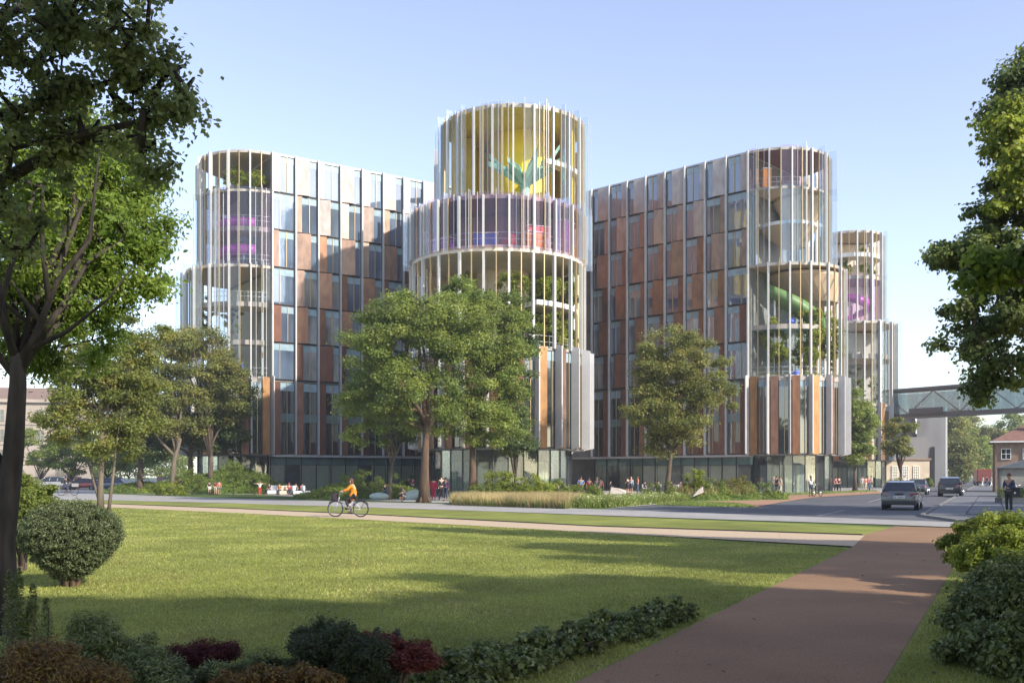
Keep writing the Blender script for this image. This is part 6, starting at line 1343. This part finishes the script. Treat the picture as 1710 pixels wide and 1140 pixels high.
# ------------------------------------------------------------------ vehicles
M_rubber = M_tyre; M_rim = pbr('alloy', (.45,.45,.47), .3, .8); M_cwin = pbr('car_glass', (.02,.025,.03), .05, 0, spec=1.0); M_tail = pbr('tail_lamp', (.20,.02,.012), .15, coat=1.0); M_plate = pbr('plate_white', (.65,.65,.62), .5); M_trim = pbr('black_trim', (.018,.018,.02), .5)
def carpaint(n, c): return pbr('paint_'+n, c, .28, .35, coat=1.0, var=.03, scale=2)
def car(lab, x, y, rz, paint, kind='hatch', z=0, plate='', group='cars on the road'):
    """drives towards +y of its frame; rear faces -y"""
    t = thing('car', lab, 'car', (x, y, z), rz, group)
    if kind == 'hatch': L, W, H = 4.25, 1.80, 1.48; st = [(-2.10,.42,.62,.72),(-2.06,.30,.80,.84),(-2.0,.26,.98,.88),(-1.75,.24,1.02,.895),(-1.0,.24,1.0,.90),(0,.24,.98,.90),(1.0,.24,.96,.90),(1.5,.25,.84,.88),(1.95,.30,.72,.80),(2.13,.40,.60,.66)]; rf = [(-1.93,1.02,.80),(-1.60,1.38,.66),(-1.1,1.46,.63),(0,1.48,.62),(.35,1.42,.62),(1.15,.98,.76)]
    elif kind == 'suv': L, W, H = 4.6, 1.86, 1.62; st = [(-2.28,.45,.75,.80),(-2.25,.34,.95,.88),(-2.15,.30,1.08,.91),(-1.6,.28,1.10,.93),(0,.28,1.08,.93),(1.1,.28,1.05,.93),(1.7,.30,.95,.91),(2.15,.34,.82,.84),(2.3,.45,.68,.72)]; rf = [(-2.12,1.10,.84),(-1.85,1.52,.70),(-1.2,1.62,.68),(0,1.62,.66),(.4,1.55,.66),(1.2,1.07,.78)]
    else: L, W, H = 4.5, 1.80, 1.42; st = [(-2.25,.42,.68,.72),(-2.2,.30,.88,.84),(-2.0,.26,.96,.88),(-1.4,.24,.97,.90),(0,.24,.95,.90),(1.0,.24,.92,.90),(1.7,.26,.82,.87),(2.1,.32,.70,.80),(2.25,.42,.58,.66)]; rf = [(-1.75,.96,.78),(-1.15,1.36,.64),(-.5,1.42,.62),(.2,1.40,.62),(1.1,.94,.76)]
    V = []; n = 12
    for (yy, zl, zh, hw) in st:
        prof = [(-hw*.86,zl),(-hw*.97,zl+.07),(-hw,(zl*.55+zh*.45)),(-hw*.985,zh-.12),(-hw*.93,zh-.02),(-hw*.6,zh+.01),(hw*.6,zh+.01),(hw*.93,zh-.02),(hw*.985,zh-.12),(hw,(zl*.55+zh*.45)),(hw*.97,zl+.07),(hw*.86,zl)]
        V += [(a, yy, b) for a, b in prof]
    Fc = []
    for i in range(len(st)-1):
        for j in range(n): Fc.append((i*n+j, i*n+(j+1)%n, (i+1)*n+(j+1)%n, (i+1)*n+j))
    Fc.append(tuple(range(n))); Fc.append(tuple((len(st)-1)*n+j for j in reversed(range(n))))
    mb = MB(); mb.add(V, Fc); o = mb.build('body', paint, t, smooth=True); s_ = o.modifiers.new('sub', 'SUBSURF'); s_.levels = 1; s_.render_levels = 2
    # greenhouse: glass prism with a painted roof and pillars
    V = []; m = 4; rz0 = rf[0][1]
    for i, (yy, zz, hw) in enumerate(rf):
        V += [(-hw if i in (0,len(rf)-1) else -hw, yy, zz),(hw, yy, zz)]
    base = [(-.82*W/1.8, rf[0][0]-.02, rz0-.06),(.82*W/1.8, rf[0][0]-.02, rz0-.06),(.82*W/1.8, rf[-1][0]+.03, rf[-1][1]-.06),(-.82*W/1.8, rf[-1][0]+.03, rf[-1][1]-.06)]
    k = len(rf); gl = MB(); top = V; VV = list(top)
    lows = []
    for i, (yy, zz, hw) in enumerate(rf): VV += [(-.84*W/1.8, yy, rz0-.06),(.84*W/1.8, yy, rz0-.06)]
    Fg = []
    for i in range(k-1):
        Fg.append((2*i,2*i+1,2*i+3,2*i+2)); Fg.append((2*k+2*i,2*i,2*i+2,2*k+2*i+2)); Fg.append((2*i+1,2*k+2*i+1,2*k+2*i+3,2*i+3))
    Fg += [(0,2*k,2*k+1,1),(2*k-2,2*k-1,4*k-1,4*k-2)]
    gl.add(VV, Fg); gl.build('windows', M_cwin, t)
    rfm = MB(); q = [r_ for r_ in rf if r_[1] > H-.17]
    y0_, y1_ = q[0][0], q[-1][0]
    for i in range(len(q)-1):
        (ya_, za_, wa_), (yb_, zb_, wb_) = q[i], q[i+1]; rfm.add([(-wa_-.02,ya_,za_+.005),(wa_+.02,ya_,za_+.005),(wb_+.02,yb_,zb_+.005),(-wb_-.02,yb_,zb_+.005),(-wa_-.02,ya_,za_+.035),(wa_+.02,ya_,za_+.035),(wb_+.02,yb_,zb_+.035),(-wb_-.02,yb_,zb_+.035)], [(0,3,2,1),(4,5,6,7),(0,1,5,4),(1,2,6,5),(2,3,7,6),(3,0,4,7)])
    rfm.build('roof', paint, t, bevel=.01)
    pl_ = MB()
    for s in (-1,1):
        pl_.tube([(s*rf[0][2],rf[0][0],rf[0][1]-.03),(s*(q[0][2]+.01),q[0][0],q[0][1])], .045, 6); pl_.tube([(s*(q[-1][2]+.01),q[-1][0],q[-1][1]),(s*rf[-1][2],rf[-1][0],rf[-1][1])], .035, 6)
        pl_.tube([(s*(.63 if kind != 'suv' else .67),-.2,H-.06),(s*.835*W/1.8,-.15,rz0)], .035, 6); pl_.tube([(s*.66,-1.15,H-.12),(s*.85*W/1.8,-1.05,rz0)], .05, 6)
    pl_.build('pillars', paint, t, smooth=True)
    yr = st[0][0]; zt = st[2][2]
    for s in (-1,1):
        lm = MB(); lm.add([(s*W*.49,yr+.28,zt-.05),(s*W*.485,yr+.06,zt-.09),(s*W*.28,yr-.005,zt-.13),(s*W*.30,yr-.005,zt-.26),(s*W*.485,yr+.04,zt-.30),(s*W*.495,yr+.26,zt-.22),
              (s*W*.44,yr+.28,zt-.05),(s*W*.43,yr+.16,zt-.09),(s*W*.28,yr+.12,zt-.13),(s*W*.30,yr+.12,zt-.26),(s*W*.43,yr+.14,zt-.30),(s*W*.44,yr+.26,zt-.22)],
              [(0,1,2,3,4,5),(11,10,9,8,7,6)]+[(i,(i+1)%6,6+(i+1)%6,6+i) for i in range(6)]); lm.build('tail_light', M_tail, t)
        MB().box(s*W*.5-(.16 if s > 0 else 0), s*W*.5+(.16 if s < 0 else 0), 1.0, 1.12, zt-.04, zt+.12).build('mirror', paint, t, bevel=.03).location.x = s*.13
        MB().box(s*W*.30-.14, s*W*.30+.14, yr-.03, yr+.05, .36, .42).build('reflector', M_tail, t)
        hl = MB().ball((s*W*.36, -yr-.16, zt-.32), (.16,.10,.07), 10, 6).build('headlight', M_rim, t, smooth=True)
    MB().box(-W*.45,W*.45,yr-.05,yr+.25,.26,.47).build('rear_bumper', M_trim, t, bevel=.04)
    MB().box(-.27,.27,yr-.055,yr-.01,.60,.72).build('number_plate', M_plate, t)
    pm = MB(); 
    for i, c in enumerate((0,1,3,4,5,6,7)): pm.box(-.22+c*.058,-.22+c*.058+.03,yr-.062,yr-.056,.63,.69)
    pm.build('plate_marks', M_trim, t)
    MB().box(-.20,.20,yr-.03,yr+.05,zt-.17,zt-.12).build('boot_handle', M_trim, t, bevel=.01)
    MB().tube([(0,-1.2,H),(0,-1.42,H+.16)], .009, 5).build('antenna', M_trim, t)
    for s in (-1,1):
        for yy in (yr+.82, -yr-.85):
            w = MB().tube([(-.11,0,0),(-.10,0,0),(.10,0,0),(.11,0,0)], [.28,.33,.33,.28], 24).build('wheel', M_rubber, t, smooth=False); w.location = (s*(W/2-.12), yy, .33)
            r_ = MB().tube([(-.005,0,0),(.005,0,0)], .19, 16)
            for i in range(5): a = i*2*PI/5; r_.rbox((0,0), .03, .03, -.01, .01, 0)
            r_ = MB(); 
            for i in range(5): a = i*2*PI/5; r_.tube([(.0,0,0),(.0,.20*math.cos(a),.20*math.sin(a))], .03, 5)
            r_.torus((0,0,0), .205, .018, 'x', 20, 5); o = r_.build('rim', M_rim, w); o.location = (s*.115,0,0)
            ar = MB().tube([(-.10,0,0),(.10,0,0)], .40, 24).build('wheel_arch', M_trim, t); ar.location = (s*(W/2-.118), yy, .38)
    return t
rv_ = math.atan2(G(1606,824)[1]-G(1540,862)[1], G(1606,824)[0]-G(1540,862)[0])-PI/2
car('silver-grey hatchback seen from behind, nearest on the road', *G(1507,849.5), rv_, carpaint('silver', (.115,.12,.12)), 'hatch')
car('blue-grey saloon just ahead of the silver hatchback', *G(1533,825), rv_, carpaint('bluegrey', (.10,.12,.15)), 'sedan')
car('black estate car right of the others, near the kerb', *G(1588,828), rv_-.02, carpaint('black', (.022,.022,.026)), 'suv')
car('distant dark blue car coming round the road bend', *G(1612,804), rv_+PI, carpaint('blue', (.05,.09,.15)), 'sedan')
car('distant dark car parked beside the pale slab tower', *G(1576,806), rv_, carpaint('darkgreen', (.03,.05,.045)), 'suv')
for i, (px, py, c, lab) in enumerate([(75,799,(.50,.49,.47),'white parked car far behind the left bush'),(130,800,(.32,.04,.04),'red parked car beyond the dark cyclist'),(172,799.5,(.10,.14,.22),'blue parked car between the slender trunks')]):
    pass
for i, (px, D, c, lab) in enumerate([(85,122,(.60,.59,.57),'white parked car far behind the left bush'),(138,124,(.42,.05,.05),'red parked car beyond the dark cyclist'),(182,124,(.12,.16,.24),'blue parked car between the slender trunks'),(330,128,(.55,.08,.05),'red parked car glimpsed behind the grove')]):
    car(lab, *A(px, D), PI/2+.05, carpaint('p%d' % i, tuple(v*.6 for v in c)), ('suv','sedan','hatch','sedan')[i], group='cars parked beyond the grove')
# red box lorry far down the road
X, Y = G(1633,811); tt = thing('box_lorry', 'dull red box lorry standing far down the road', 'lorry', (X+.8, Y, 0), rv_+.12)
MB().box(-1.15,1.15,-2.6,1.6,.75,2.85).build('cargo_box', pbr('lorry_red', (.26,.045,.03), .5, var=.15, scale=1), tt, bevel=.03)
MB().box(-1.05,1.05,1.7,3.3,.6,2.3).build('cab', pbr('lorry_cab', (.30,.06,.04), .4), tt, bevel=.12); MB().box(-1.0,1.0,-2.64,-2.605,.95,2.7).build('rear_door', pbr('lorry_door', (.20,.05,.04), .6), tt); MB().box(-1.0,1.0,-2.5,3.2,.45,.72).build('chassis', M_trim, tt)
for s in (-1,1):
    for yy in (-1.6,2.4): w = MB().tube([(-.14,0,0),(.14,0,0)], .45, 20).build('wheel', M_rubber, tt); w.location = (s*.95, yy, .45)
    MB().box(s*.8-.12,s*.8+.12,-2.68,-2.645,.78,.92).build('tail_light', M_tail, tt)
# ------------------------------------------------------------------ air
hz = MB().box(-600,600,-100,940,-1.2,48).build('haze', (lambda m: m)(bpy.data.materials.new('haze')))
hm = hz.data.materials[0]; hm.use_nodes = True; hm.node_tree.nodes.clear()
ho = hm.node_tree.nodes.new('ShaderNodeOutputMaterial'); hv = hm.node_tree.nodes.new('ShaderNodeVolumePrincipled')
hv.inputs['Color'].default_value = (0.86, 0.92, 1.0, 1); hv.inputs['Density'].default_value = 0.00042; hv.inputs['Anisotropy'].default_value = 0.2
hm.node_tree.links.new(hv.outputs[0], ho.inputs['Volume']); hz['kind'] = 'stuff'; hz['label'] = 'thin pale summer haze filling the air'
